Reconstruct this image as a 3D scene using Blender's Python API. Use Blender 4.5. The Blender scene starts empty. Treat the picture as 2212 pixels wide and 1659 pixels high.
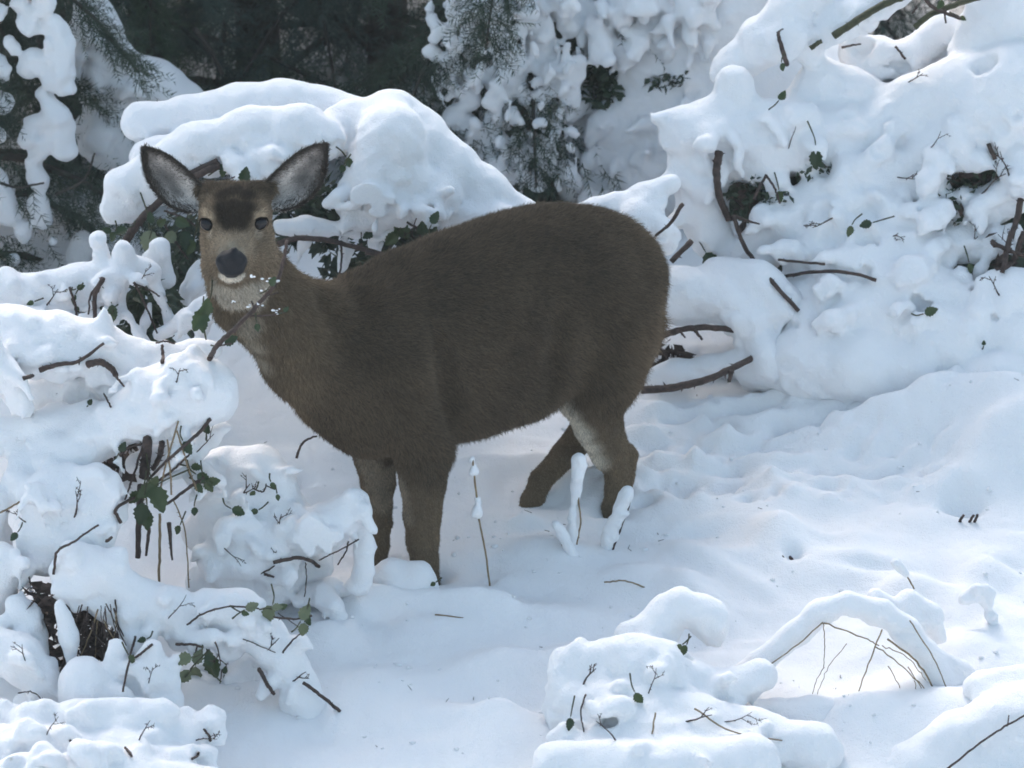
import bpy, math, random
import numpy as np
from mathutils import Vector, Matrix
from mathutils.bvhtree import BVHTree

random.seed(7)
rng = np.random.default_rng(7)
S = bpy.context.scene
COL = S.collection

# ------------------------------------------------------------------ camera, sky, sun, exposure
PITCH = math.radians(17.0)
DIST, SPAN = 14.0, 2.55
FW, FH = 2212.0, 1659.0                      # survey frame: the photograph measured at 2212 x 1659
FPX = DIST / SPAN * FW
MM = SPAN / FW                               # metres per survey unit at the deer
TGT = np.array([0.0, 0.0, 0.52])
D0 = np.array([0.0, math.cos(PITCH), -math.sin(PITCH)])
UP = np.array([0.0, math.sin(PITCH), math.cos(PITCH)])
CAM = TGT - DIST * D0

cam = bpy.data.cameras.new('camera')
cam.sensor_width = 36.0
cam.lens = 36.0 * DIST / SPAN
cam.clip_start = 0.5
cam.clip_end = 600.0
cam.dof.use_dof = True
cam.dof.focus_distance = DIST - 0.15
cam.dof.aperture_fstop = 5.6
cam_o = bpy.data.objects.new('camera', cam)
COL.objects.link(cam_o)
cam_o.location = CAM
cam_o.rotation_euler = (math.radians(90) - PITCH, 0, 0)
S.camera = cam_o

SUN_EL, SUN_AZ = math.radians(44), math.radians(-18)     # behind the deer, a little to the left
world = bpy.data.worlds.new('World')
S.world = world
world.use_nodes = True
wn, wl = world.node_tree.nodes, world.node_tree.links
wn.clear()
sky = wn.new('ShaderNodeTexSky')
sky.sky_type = 'NISHITA'
sky.sun_disc = False
sky.sun_elevation = SUN_EL
sky.sun_rotation = SUN_AZ
sky.air_density = 1.0
sky.dust_density = 3.0
hs = wn.new('ShaderNodeHueSaturation')
hs.inputs['Hue'].default_value = 0.48
hs.inputs['Saturation'].default_value = 0.80
bgn = wn.new('ShaderNodeBackground')
bgn.inputs['Strength'].default_value = 0.145
wo = wn.new('ShaderNodeOutputWorld')
wl.new(sky.outputs[0], hs.inputs['Color'])
wl.new(hs.outputs[0], bgn.inputs['Color'])
wl.new(bgn.outputs[0], wo.inputs['Surface'])

sun = bpy.data.lights.new('sun', 'SUN')
sun.energy = 0.6
sun.angle = math.radians(24)
sun.color = (1.0, 0.96, 0.90)
sun_o = bpy.data.objects.new('sun', sun)
COL.objects.link(sun_o)
sd = Vector((math.sin(SUN_AZ) * math.cos(SUN_EL), math.cos(SUN_AZ) * math.cos(SUN_EL), math.sin(SUN_EL)))
sun_o.rotation_euler = sd.to_track_quat('Z', 'Y').to_euler()
sun_o.location = sd * 30

S.view_settings.view_transform = 'Standard'
S.view_settings.look = 'None'
S.view_settings.gamma = 1.0
S.view_settings.use_curve_mapping = False
S.view_settings.exposure = 1.20
S.cycles.filter_width = 1.7

# ------------------------------------------------------------------ measuring helpers
def ray(px, py):
    return D0 + np.array([1.0, 0, 0]) * (px - FW / 2) / FPX - UP * (py - FH / 2) / FPX

def W(px, py, y):
    """point of the place seen at survey position (px, py) that lies at depth y"""
    d = ray(px, py)
    t = (y - CAM[1]) / d[1]
    return CAM + d * t

GZ0 = W(925, 1258, -0.12)[2] + 0.12 * 0.2
def base_z(y):
    y = np.asarray(y, dtype=float)
    a = np.where(y < 1.1, 0.2 * y, 0.22 + (1.1 * 0.0) + 0.10 * (1 - np.exp(-np.maximum(y - 1.1, 0) / 0.5)))
    a = np.where(y < -3.0, -0.6 + 0.05 * (y + 3.0), a)
    return GZ0 + a

def G(px, py):
    """ground point seen at survey position"""
    d = ray(px, py)
    t = DIST
    for _ in range(40):
        p = CAM + d * t
        e = p[2] - float(base_z(p[1]))
        t += e / (abs(d[2]) + 0.2 * d[1])
    return CAM + d * t

# ------------------------------------------------------------------ noise, fields, meshing
class Lattice:
    def __init__(self, seed, n=32):
        self.n = n
        self.t = np.random.default_rng(seed).uniform(-1, 1, (n, n, n)).astype(np.float32)
    def __call__(self, p):
        i = np.floor(p).astype(np.int64)
        f = (p - i).astype(np.float32)
        f = f * f * (3 - 2 * f)
        n = self.n
        x0, y0, z0 = (i[:, 0] % n, i[:, 1] % n, i[:, 2] % n)
        x1, y1, z1 = ((x0 + 1) % n, (y0 + 1) % n, (z0 + 1) % n)
        t = self.t
        fx, fy, fz = f[:, 0], f[:, 1], f[:, 2]
        a = t[x0, y0, z0] * (1 - fx) + t[x1, y0, z0] * fx
        b = t[x0, y1, z0] * (1 - fx) + t[x1, y1, z0] * fx
        c = t[x0, y0, z1] * (1 - fx) + t[x1, y0, z1] * fx
        d = t[x0, y1, z1] * (1 - fx) + t[x1, y1, z1] * fx
        return (a * (1 - fy) + b * fy) * (1 - fz) + (c * (1 - fy) + d * fy) * fz
NZ = [Lattice(s) for s in (11, 12, 13, 14)]

def fbm(p, octs):
    """octs: (cell size, amplitude) pairs"""
    out = np.zeros(len(p), np.float32)
    for k, (c, a) in enumerate(octs):
        out += a * NZ[k % 4](p / c + 3.7 * k)
    return out

class Field:
    """signed distance grid that shapes are melted into"""
    def __init__(self, lo, hi, h):
        self.h = h
        self.lo = np.asarray(lo, float)
        n = np.ceil((np.asarray(hi) - self.lo) / h).astype(int) + 1
        self.ax = [(self.lo[k] + h * np.arange(n[k])).astype(np.float32) for k in range(3)]
        self.d = np.full(n, 1.0, np.float32)
    def _sub(self, lo, hi):
        sl = []
        for k in range(3):
            a = int(np.searchsorted(self.ax[k], lo[k]))
            b = int(np.searchsorted(self.ax[k], hi[k]))
            sl.append(slice(max(a, 0), max(b, 0)))
        return tuple(sl)
    def cone(self, a, ra, b, rb, k=0.03, scale=None, axis=None, carve=False):
        """round cone a-b; with axis/scale the cross-section is squeezed along axis by scale"""
        a = np.asarray(a, float); b = np.asarray(b, float)
        m = 2.2 * k + 0.03
        R = max(ra, rb) + m
        lo = np.minimum(a, b) - R; hi = np.maximum(a, b) + R
        sl = self._sub(lo, hi)
        if any(s.stop <= s.start for s in sl):
            return
        X = self.ax[0][sl[0]][:, None, None]; Y = self.ax[1][sl[1]][None, :, None]; Z = self.ax[2][sl[2]][None, None, :]
        ab = b - a
        px, py, pz = X - a[0], Y - a[1], Z - a[2]
        if axis is not None:
            g = 1.0 / scale - 1.0
            q = px * axis[0] + py * axis[1] + pz * axis[2]
            px = px + g * q * axis[0]; py = py + g * q * axis[1]; pz = pz + g * q * axis[2]
            ab = ab + g * float(ab @ axis) * axis
        L2 = float(ab @ ab)
        if L2 < 1e-9:
            d = np.sqrt(px * px + py * py + pz * pz) - ra
        else:
            t = np.clip((px * ab[0] + py * ab[1] + pz * ab[2]) / L2, 0, 1)
            dx, dy, dz = px - t * ab[0], py - t * ab[1], pz - t * ab[2]
            d = np.sqrt(dx * dx + dy * dy + dz * dz) - (ra + (rb - ra) * t)
        if axis is not None:
            d = d * (0.5 + 0.5 * scale)
        d = d.astype(np.float32)
        cur = self.d[sl]
        if carve:
            e = -d
            h = np.maximum(k - np.abs(cur - e), 0)
            self.d[sl] = np.maximum(cur, e) + h * h / (4 * k)
        else:
            h = np.maximum(k - np.abs(cur - d), 0)
            self.d[sl] = np.minimum(cur, d) - h * h / (4 * k)
    def roughen(self, octs, band=0.045, puff=0.0):
        idx = np.argwhere(np.abs(self.d) < band)
        if len(idx) == 0:
            return
        p = self.lo + idx * self.h
        i, j, k = idx.T
        v = fbm(p, octs)
        if puff:
            # settled snow: tops stay smooth, flanks and undersides break into puffs and crumbs
            n = self.d.shape[2]
            gz = (self.d[i, j, np.minimum(k + 2, n - 1)] - self.d[i, j, np.maximum(k - 2, 0)]) / (4 * self.h)
            q = np.clip((0.75 - gz) / 1.0, 0, 1)
            q = q * q * (3 - 2 * q)
            q *= np.clip(0.75 + 0.9 * NZ[3](p / 0.19 + 5.1), 0.2, 1.4)
            w = NZ[1](p / 0.05 + 9.3) * 0.015
            pw = p + w[:, None]
            b = .016 * np.abs(NZ[0](pw / .062 + 1.7)) + .010 * np.abs(NZ[2](pw / .034 + 4.2)) + .005 * np.abs(NZ[1](pw / .019 + 2.6))
            v = v * (0.55 + 0.45 * q) - puff * (b - .008) * (0.12 + 0.88 * q)
        self.d[i, j, k] += v
    def front(self, px, py):
        """depth y at which the view through a survey point first meets the surface"""
        d = ray(px, py)
        t0 = (self.ax[1][0] - CAM[1]) / d[1]; t1 = (self.ax[1][-1] - CAM[1]) / d[1]
        t = np.arange(t0, t1, self.h * .5)
        P = CAM + t[:, None] * d
        i = np.round((P - self.lo) / self.h).astype(int)
        ok = np.all((i >= 0) & (i < np.array(self.d.shape)), axis=1)
        v = np.full(len(t), 1.0)
        v[ok] = self.d[i[ok, 0], i[ok, 1], i[ok, 2]]
        w = np.where(v < 0)[0]
        return float(P[w[0], 1]) if len(w) else None
    def mesh(self, name):
        v, q = surface_nets(self.d, self.lo, self.h)
        return quads_mesh(name, v, q)

def surface_nets(D, lo, h):
    D = D.copy()
    D[0] = D[-1] = 1; D[:, 0] = D[:, -1] = 1; D[:, :, 0] = D[:, :, -1] = 1
    s = D < 0
    nx, ny, nz = D.shape
    cnt = np.zeros((nx - 1, ny - 1, nz - 1), np.uint8)
    offs = [(a, b, c) for a in (0, 1) for b in (0, 1) for c in (0, 1)]
    for a, b, c in offs:
        cnt += s[a:nx - 1 + a, b:ny - 1 + b, c:nz - 1 + c]
    act = (cnt > 0) & (cnt < 8)
    idx = np.argwhere(act)
    cid = np.full(act.shape, -1, np.int32)
    cid[act] = np.arange(len(idx))
    val = np.stack([D[idx[:, 0] + a, idx[:, 1] + b, idx[:, 2] + c] for a, b, c in offs], 1)
    O = np.array(offs, np.float32)
    acc = np.zeros((len(idx), 3), np.float32); n = np.zeros(len(idx), np.float32)
    for i in range(8):
        for j in range(i + 1, 8):
            if np.abs(O[i] - O[j]).sum() != 1:
                continue
            cr = (val[:, i] < 0) != (val[:, j] < 0)
            t = val[:, i] / np.where(cr, val[:, i] - val[:, j], 1)
            p = O[i] + t[:, None] * (O[j] - O[i])
            acc[cr] += p[cr]; n[cr] += 1
    v = lo + h * (idx + acc / n[:, None])
    quads = []
    for ax in range(3):
        u, w = (ax + 1) % 3, (ax + 2) % 3
        s0 = np.take(s, range(D.shape[ax] - 1), ax); s1 = np.take(s, range(1, D.shape[ax]), ax)
        e = np.argwhere(s0 != s1)
        e = e[(e[:, u] > 0) & (e[:, w] > 0) & (e[:, u] < D.shape[u] - 1) & (e[:, w] < D.shape[w] - 1)]
        fl = s0[e[:, 0], e[:, 1], e[:, 2]]
        def c(du, dw):
            f = e.copy(); f[:, u] += du; f[:, w] += dw
            return cid[f[:, 0], f[:, 1], f[:, 2]]
        q = np.stack([c(-1, -1), c(0, -1), c(0, 0), c(-1, 0)], 1)
        q[~fl] = q[~fl][:, ::-1]
        quads.append(q)
    return v, np.concatenate(quads)

def quads_mesh(name, v, q, smooth=True):
    m = bpy.data.meshes.new(name)
    m.vertices.add(len(v))
    m.vertices.foreach_set('co', np.asarray(v, np.float32).ravel())
    k = q.shape[1]
    m.loops.add(q.size)
    m.loops.foreach_set('vertex_index', q.astype(np.int32).ravel())
    m.polygons.add(len(q))
    m.polygons.foreach_set('loop_start', np.arange(0, q.size, k, dtype=np.int32))
    if smooth:
        m.polygons.foreach_set('use_smooth', np.ones(len(q), bool))
    m.update(calc_edges=True)
    m.validate()
    return m

class MB:
    """collects polygons and links them as ONE mesh object"""
    def __init__(self):
        self.v, self.f = [], []
    def add(self, v, f):
        o = len(self.v)
        self.v.extend([tuple(map(float, p)) for p in v])
        self.f.extend([tuple(i + o for i in q) for q in f])
    def mesh(self, name, smooth=True):
        m = bpy.data.meshes.new(name)
        m.from_pydata(self.v, [], self.f)
        m.polygons.foreach_set('use_smooth', [smooth] * len(self.f))
        m.update()
        return m

# ------------------------------------------------------------------ objects
def link(name, mesh, mat=None, parent=None, kind=None):
    o = bpy.data.objects.new(name, mesh)
    COL.objects.link(o)
    if mat is not None and hasattr(mesh, 'materials') and not len(mesh.materials):
        mesh.materials.append(mat)
    if parent is not None:
        o.parent = parent
        o.matrix_parent_inverse = Matrix.Translation(parent.location).inverted()
    if kind:
        o['kind'] = kind
    return o

def tag(o, label, cat, group=None):
    o['label'] = label
    o['category'] = cat
    if group:
        o['group'] = group
    return o

def thing(name, loc, label, cat, group=None):
    o = bpy.data.objects.new(name, None)
    o.empty_display_size = 0.05
    COL.objects.link(o)
    o.location = loc
    return tag(o, label, cat, group)

# ------------------------------------------------------------------ materials
def new_mat(name):
    m = bpy.data.materials.new(name)
    m.use_nodes = True
    nt = m.node_tree
    b = nt.nodes['Principled BSDF']
    return m, nt, b

def noise_node(nt, scale, detail=4, rough=0.6, coord='Object'):
    tc = nt.nodes.new('ShaderNodeTexCoord')
    n = nt.nodes.new('ShaderNodeTexNoise')
    n.inputs['Scale'].default_value = scale
    n.inputs['Detail'].default_value = detail
    n.inputs['Roughness'].default_value = rough
    nt.links.new(tc.outputs[coord], n.inputs['Vector'])
    return n

def ramp(nt, src, stops):
    r = nt.nodes.new('ShaderNodeValToRGB')
    e = r.color_ramp.elements
    e[0].position, e[0].color = stops[0][0], (*stops[0][1], 1)
    e[1].position, e[1].color = stops[-1][0], (*stops[-1][1], 1)
    for p, c in stops[1:-1]:
        x = e.new(p); x.color = (*c, 1)
    nt.links.new(src, r.inputs['Fac'])
    return r

def snow_material(name, sss=0.25):
    m, nt, b = new_mat(name)
    n1 = noise_node(nt, 9, 3)
    c = ramp(nt, n1.outputs['Fac'], [(0.3, (0.86, 0.87, 0.89)), (0.7, (0.90, 0.90, 0.91))])
    nt.links.new(c.outputs['Color'], b.inputs['Base Color'])
    b.inputs['Roughness'].default_value = 0.75
    b.inputs['Specular IOR Level'].default_value = 0.25
    if sss:
        b.inputs['Subsurface Weight'].default_value = sss
        b.inputs['Subsurface Radius'].default_value = (1.0, 0.85, 0.72)
        b.inputs['Subsurface Scale'].default_value = 0.014
    n2 = noise_node(nt, 260, 3, 0.7)
    n3 = noise_node(nt, 60, 3, 0.6)
    bp = nt.nodes.new('ShaderNodeBump'); bp.inputs['Strength'].default_value = 0.6; bp.inputs['Distance'].default_value = 0.008
    bp2 = nt.nodes.new('ShaderNodeBump'); bp2.inputs['Strength'].default_value = 0.35; bp2.inputs['Distance'].default_value = 0.008
    nt.links.new(n2.outputs['Fac'], bp.inputs['Height'])
    nt.links.new(n3.outputs['Fac'], bp2.inputs['Height'])
    nt.links.new(bp.outputs['Normal'], bp2.inputs['Normal'])
    nt.links.new(bp2.outputs['Normal'], b.inputs['Normal'])
    return m

def bark_material(name, c1, c2, scale=60):
    m, nt, b = new_mat(name)
    n = noise_node(nt, scale, 5)
    c = ramp(nt, n.outputs['Fac'], [(0.35, c1), (0.7, c2)])
    nt.links.new(c.outputs['Color'], b.inputs['Base Color'])
    b.inputs['Roughness'].default_value = 0.8
    bp = nt.nodes.new('ShaderNodeBump'); bp.inputs['Strength'].default_value = 0.6; bp.inputs['Distance'].default_value = 0.003
    nt.links.new(n.outputs['Fac'], bp.inputs['Height'])
    nt.links.new(bp.outputs['Normal'], b.inputs['Normal'])
    return m

def leaf_material(name, stops):
    m, nt, b = new_mat(name)
    oi = nt.nodes.new('ShaderNodeObjectInfo')
    r = ramp(nt, oi.outputs['Random'], stops)
    n = noise_node(nt, 70, 4)
    mx = nt.nodes.new('ShaderNodeMixRGB'); mx.blend_type = 'MULTIPLY'; mx.inputs['Fac'].default_value = 0.6
    r2 = ramp(nt, n.outputs['Fac'], [(0.3, (0.5, 0.5, 0.5)), (0.65, (1, 1, 1))])
    nt.links.new(r.outputs['Color'], mx.inputs['Color1']); nt.links.new(r2.outputs['Color'], mx.inputs['Color2'])
    nt.links.new(mx.outputs['Color'], b.inputs['Base Color'])
    b.inputs['Roughness'].default_value = 0.5
    tr = nt.nodes.new('ShaderNodeBsdfTranslucent')
    nt.links.new(mx.outputs['Color'], tr.inputs['Color'])
    ms = nt.nodes.new('ShaderNodeMixShader'); ms.inputs['Fac'].default_value = 0.25
    out = nt.nodes['Material Output']
    nt.links.new(b.outputs[0], ms.inputs[1]); nt.links.new(tr.outputs[0], ms.inputs[2])
    nt.links.new(ms.outputs[0], out.inputs['Surface'])
    return m

M_SNOW = snow_material('snow')
M_CANE = bark_material('bramble_cane', (0.030, 0.018, 0.014), (0.085, 0.055, 0.045), 90)
M_CANEG = bark_material('green_bramble_cane', (0.030, 0.032, 0.014), (0.075, 0.075, 0.035), 90)
M_BARK = bark_material('conifer_bark', (0.02, 0.016, 0.012), (0.06, 0.05, 0.04), 30)
M_STRAW = bark_material('dry_grass', (0.16, 0.11, 0.06), (0.30, 0.22, 0.13), 60)
M_LEAF = leaf_material('bramble_leaf', [(0.0, (0.018, 0.04, 0.014)), (0.5, (0.035, 0.065, 0.02)), (1.0, (0.075, 0.10, 0.035))])
M_PALE = leaf_material('pale_bramble_leaf', [(0.0, (0.13, 0.16, 0.08)), (1.0, (0.20, 0.22, 0.13))])

def needle_material(name, c1, c2):
    m, nt, b = new_mat(name)
    n = noise_node(nt, 6, 3)
    c = ramp(nt, n.outputs['Fac'], [(0.35, c1), (0.7, c2)])
    nt.links.new(c.outputs['Color'], b.inputs['Base Color'])
    b.inputs['Roughness'].default_value = 0.65
    return m
M_NEEDLE = needle_material('conifer_needles', (0.014, 0.030, 0.018), (0.035, 0.06, 0.03))
M_NEEDLE_D = needle_material('dark_conifer_needles', (0.035, 0.058, 0.046), (0.055, 0.085, 0.065))
M_NEEDLE_G = needle_material('green_conifer_needles', (0.035, 0.065, 0.035), (0.065, 0.105, 0.055))
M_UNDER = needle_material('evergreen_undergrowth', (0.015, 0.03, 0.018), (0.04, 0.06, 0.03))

# ------------------------------------------------------------------ ground
BUMPS = []          # (x, y, rx, ry, rot, height)
def bump(px, py, rx, ry, h, rot=0.0):
    p = G(px, py); BUMPS.append((p[0], p[1], rx * MM, ry * MM / 0.48, rot, h))
def ridge(pts, r, h):
    for (x0, y0), (x1, y1) in zip(pts[:-1], pts[1:]):
        n = max(2, int(math.hypot(x1 - x0, y1 - y0) / (r * 0.5)))
        for i in range(n):
            t = i / n
            p = G(x0 + (x1 - x0) * t, y0 + (y1 - y0) * t)
            BUMPS.append((p[0], p[1], r * MM, r * MM * 1.3, 0, h * 0.42))
# low drifts, hummocks and pits seen on the trodden snow
for a in [(1000, 1345, 210, 34, .03), (840, 1345, 110, 28, .025), (1200, 1350, 130, 30, .03), (1390, 1255, 90, 25, .035),
          (1685, 1175, 62, 36, .075), (1560, 1215, 90, 25, .03), (1800, 1240, 130, 30, .03), (1990, 1130, 80, 26, .03),
          (1480, 1290, 60, 30, .05), (1530, 1330, 60, 30, .05), (1250, 1440, 100, 40, .045), (1080, 1470, 120, 35, .04),
          (900, 1400, 110, 35, .04), (820, 1500, 130, 45, .05), (950, 1580, 140, 45, .05), (1100, 1600, 110, 40, .045),
          (700, 1400, 80, 40, .05), (720, 1290, 90, 30, .04), (650, 1210, 90, 30, .05), (1750, 1090, 120, 25, .03),
          (1890, 1560, 140, 50, .05), (2100, 1590, 140, 60, .09), (2120, 1420, 90, 40, .04), (2090, 1320, 100, 30, .035),
          (1960, 1290, 80, 26, .05), (2130, 1240, 70, 25, .04), (2170, 1040, 120, 36, .09), (2060, 1075, 90, 26, .05),
          (1100, 1010, 120, 26, .02), (1250, 1040, 120, 22, .02), (1040, 1120, 120, 22, .015), (1180, 1200, 130, 26, .03),
          (1430, 905, 90, 20, .03), (1540, 890, 80, 16, .03), (1740, 868, 60, 10, .035), (1800, 880, 50, 10, .035),
          (1640, 930, 60, 12, .03), (1890, 900, 80, 14, .03), (1500, 1000, 90, 12, .02), (1660, 1000, 80, 12, .02), (1560, 960, 70, 10, .025),
          (1800, 960, 90, 14, .02), (1950, 960, 90, 16, .025), (1700, 1050, 120, 14, .015), (1480, 1090, 100, 16, .02),
          (1840, 840, 130, 16, -.06), (1580, 1045, 36, 12, -.035), (1840, 1030, 45, 14, -.045), (1390, 1085, 26, 10, -.05), (1700, 1030, 40, 9, -.03),
          (945, 1240, 30, 10, -.04), (1318, 1102, 40, 18, -.045), (1138, 1128, 44, 14, .012), (820, 1222, 34, 14, -.035), (928, 1252, 34, 14, -.03), (2080, 1100, 40, 14, -.08), (1520, 1150, 60, 12, -.02),
          (1715, 1222, 22, 9, -.04), (1400, 960, 60, 10, -.02), (1600, 985, 50, 8, -.025), (1440, 1035, 60, 9, -.018), (1760, 940, 60, 8, -.03),
          (640, 1040, 40, 16, -.05), (1060, 1258, 12, 6, -.01), (1500, 1380, 60, 16, -.03)]:
    bump(*a)
ridge([(1450, 1190), (1560, 1245), (1680, 1290)], 24, .016)
ridge([(740, 1325), (900, 1325), (1050, 1340), (1120, 1350)], 24, .03)

gr = random.Random(21)
for a in [(2010, 965, 260, 42, .10), (2230, 990, 170, 50, .15), (1800, 905, 150, 30, .05)]:
    bump(*a)
for a in [(1750, 872, 110, 26, .05), (1900, 892, 150, 26, .07), (2080, 925, 150, 34, .09)]:
    bump(*a)
for _ in range(110):                       # trampled, half refilled tracks leading off to the right
    bump(gr.uniform(1300, 2000), gr.uniform(885, 1075), gr.uniform(18, 60), gr.uniform(5, 12), gr.choice([-1, 1]) * gr.uniform(.008, .022))
for _ in range(230):
    bump(gr.uniform(1290, 2080), gr.uniform(880, 1095), gr.uniform(9, 26), gr.uniform(3.5, 9), gr.choice([-1, -1, 1]) * gr.uniform(.007, .018))
for a in [(1500, 985), (1590, 1010), (1665, 985), (1760, 1035), (1840, 1000), (1440, 1050), (1920, 1040), (1560, 935), (1690, 940), (1410, 985)]:
    bump(a[0], a[1], 26, 9, -.04); bump(a[0] + 8, a[1] + 20, 30, 6, .015)
bump(1138, 1142, 44, 9, .03); bump(1320, 1128, 44, 9, .02)
for _ in range(150):
    bump(gr.uniform(600, 2250), gr.uniform(900, 1660), gr.uniform(25, 110), gr.uniform(8, 34), gr.choice([-1, 1, 1]) * gr.uniform(.006, .018))
def ground_z(x, y, fine=True):
    x = np.asarray(x, float); y = np.asarray(y, float)
    sh = x.shape
    x = x.ravel(); y = y.ravel()
    z = base_z(y).copy()
    near = (np.abs(x) < 2.4) & (y > -2.6) & (y < 3.5)
    xn, yn = x[near], y[near]
    zz = np.zeros(len(xn))
    for bx, by, rx, ry, rot, h in BUMPS:
        k = np.where((np.abs(xn - bx) < 3 * rx) & (np.abs(yn - by) < 3 * ry))[0]
        q = ((xn[k] - bx) / rx) ** 2 + ((yn[k] - by) / ry) ** 2
        zz[k] += h * np.exp(-q)
    if fine:
        p3 = np.stack([xn, yn, np.zeros_like(xn) + 0.5], 1)
        zz += fbm(p3 * np.array([1, 1, 1]), [(0.34, .014), (0.13, .009), (0.05, .004), (0.021, .0018)])
    z[near] += zz
    far = ~near
    p3 = np.stack([x[far], y[far], np.full(far.sum(), 0.5)], 1)
    z[far] += fbm(p3, [(1.1, .06), (0.34, .016)])
    return z.reshape(sh)

def build_ground():
    def axis(lo, hi, h, end):
        core = list(np.arange(lo, hi + 1e-6, h))
        a, s = hi, h
        up = []
        while a < end:
            s *= 1.22; a += s; up.append(a)
        a, s = lo, h
        dn = []
        while a > -end:
            s *= 1.22; a -= s; dn.append(a)
        return np.array(dn[::-1] + core + up)
    xs = axis(-1.55, 1.55, 0.0085, 220)
    ys = axis(-1.75, 1.9, 0.0105, 220)
    X, Y = np.meshgrid(xs, ys, indexing='ij')
    Z = ground_z(X, Y)
    nx, ny = X.shape
    v = np.stack([X.ravel(), Y.ravel(), Z.ravel()], 1)
    i, j = np.meshgrid(np.arange(nx - 1), np.arange(ny - 1), indexing='ij')
    a = (i * ny + j).ravel()
    q = np.stack([a, a + ny, a + ny + 1, a + 1], 1)
    g = link('snow_ground', quads_mesh('snow_ground', v, q), M_SNOW, kind='structure')
    g['label'] = 'trodden white snow sloping up towards the brambles'
build_ground()

# ------------------------------------------------------------------ the deer
YAW = math.radians(36)
RD = np.array([-math.sin(YAW), math.cos(YAW), 0.0])      # towards the deer's far side
AX0 = np.array([W(1080, 700, 0.16)[0], 0.16, 0.0])
def DP(px, py, lat):
    d = ray(px, py)
    t = (lat + RD @ AX0 - RD @ CAM) / (RD @ d)
    return CAM + d * t
HEAD_Y = float(DP(510, 480, 0)[1]) - 0.03
def HP(px, py, dy=0.0):
    return W(px, py, HEAD_Y + dy)

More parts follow.
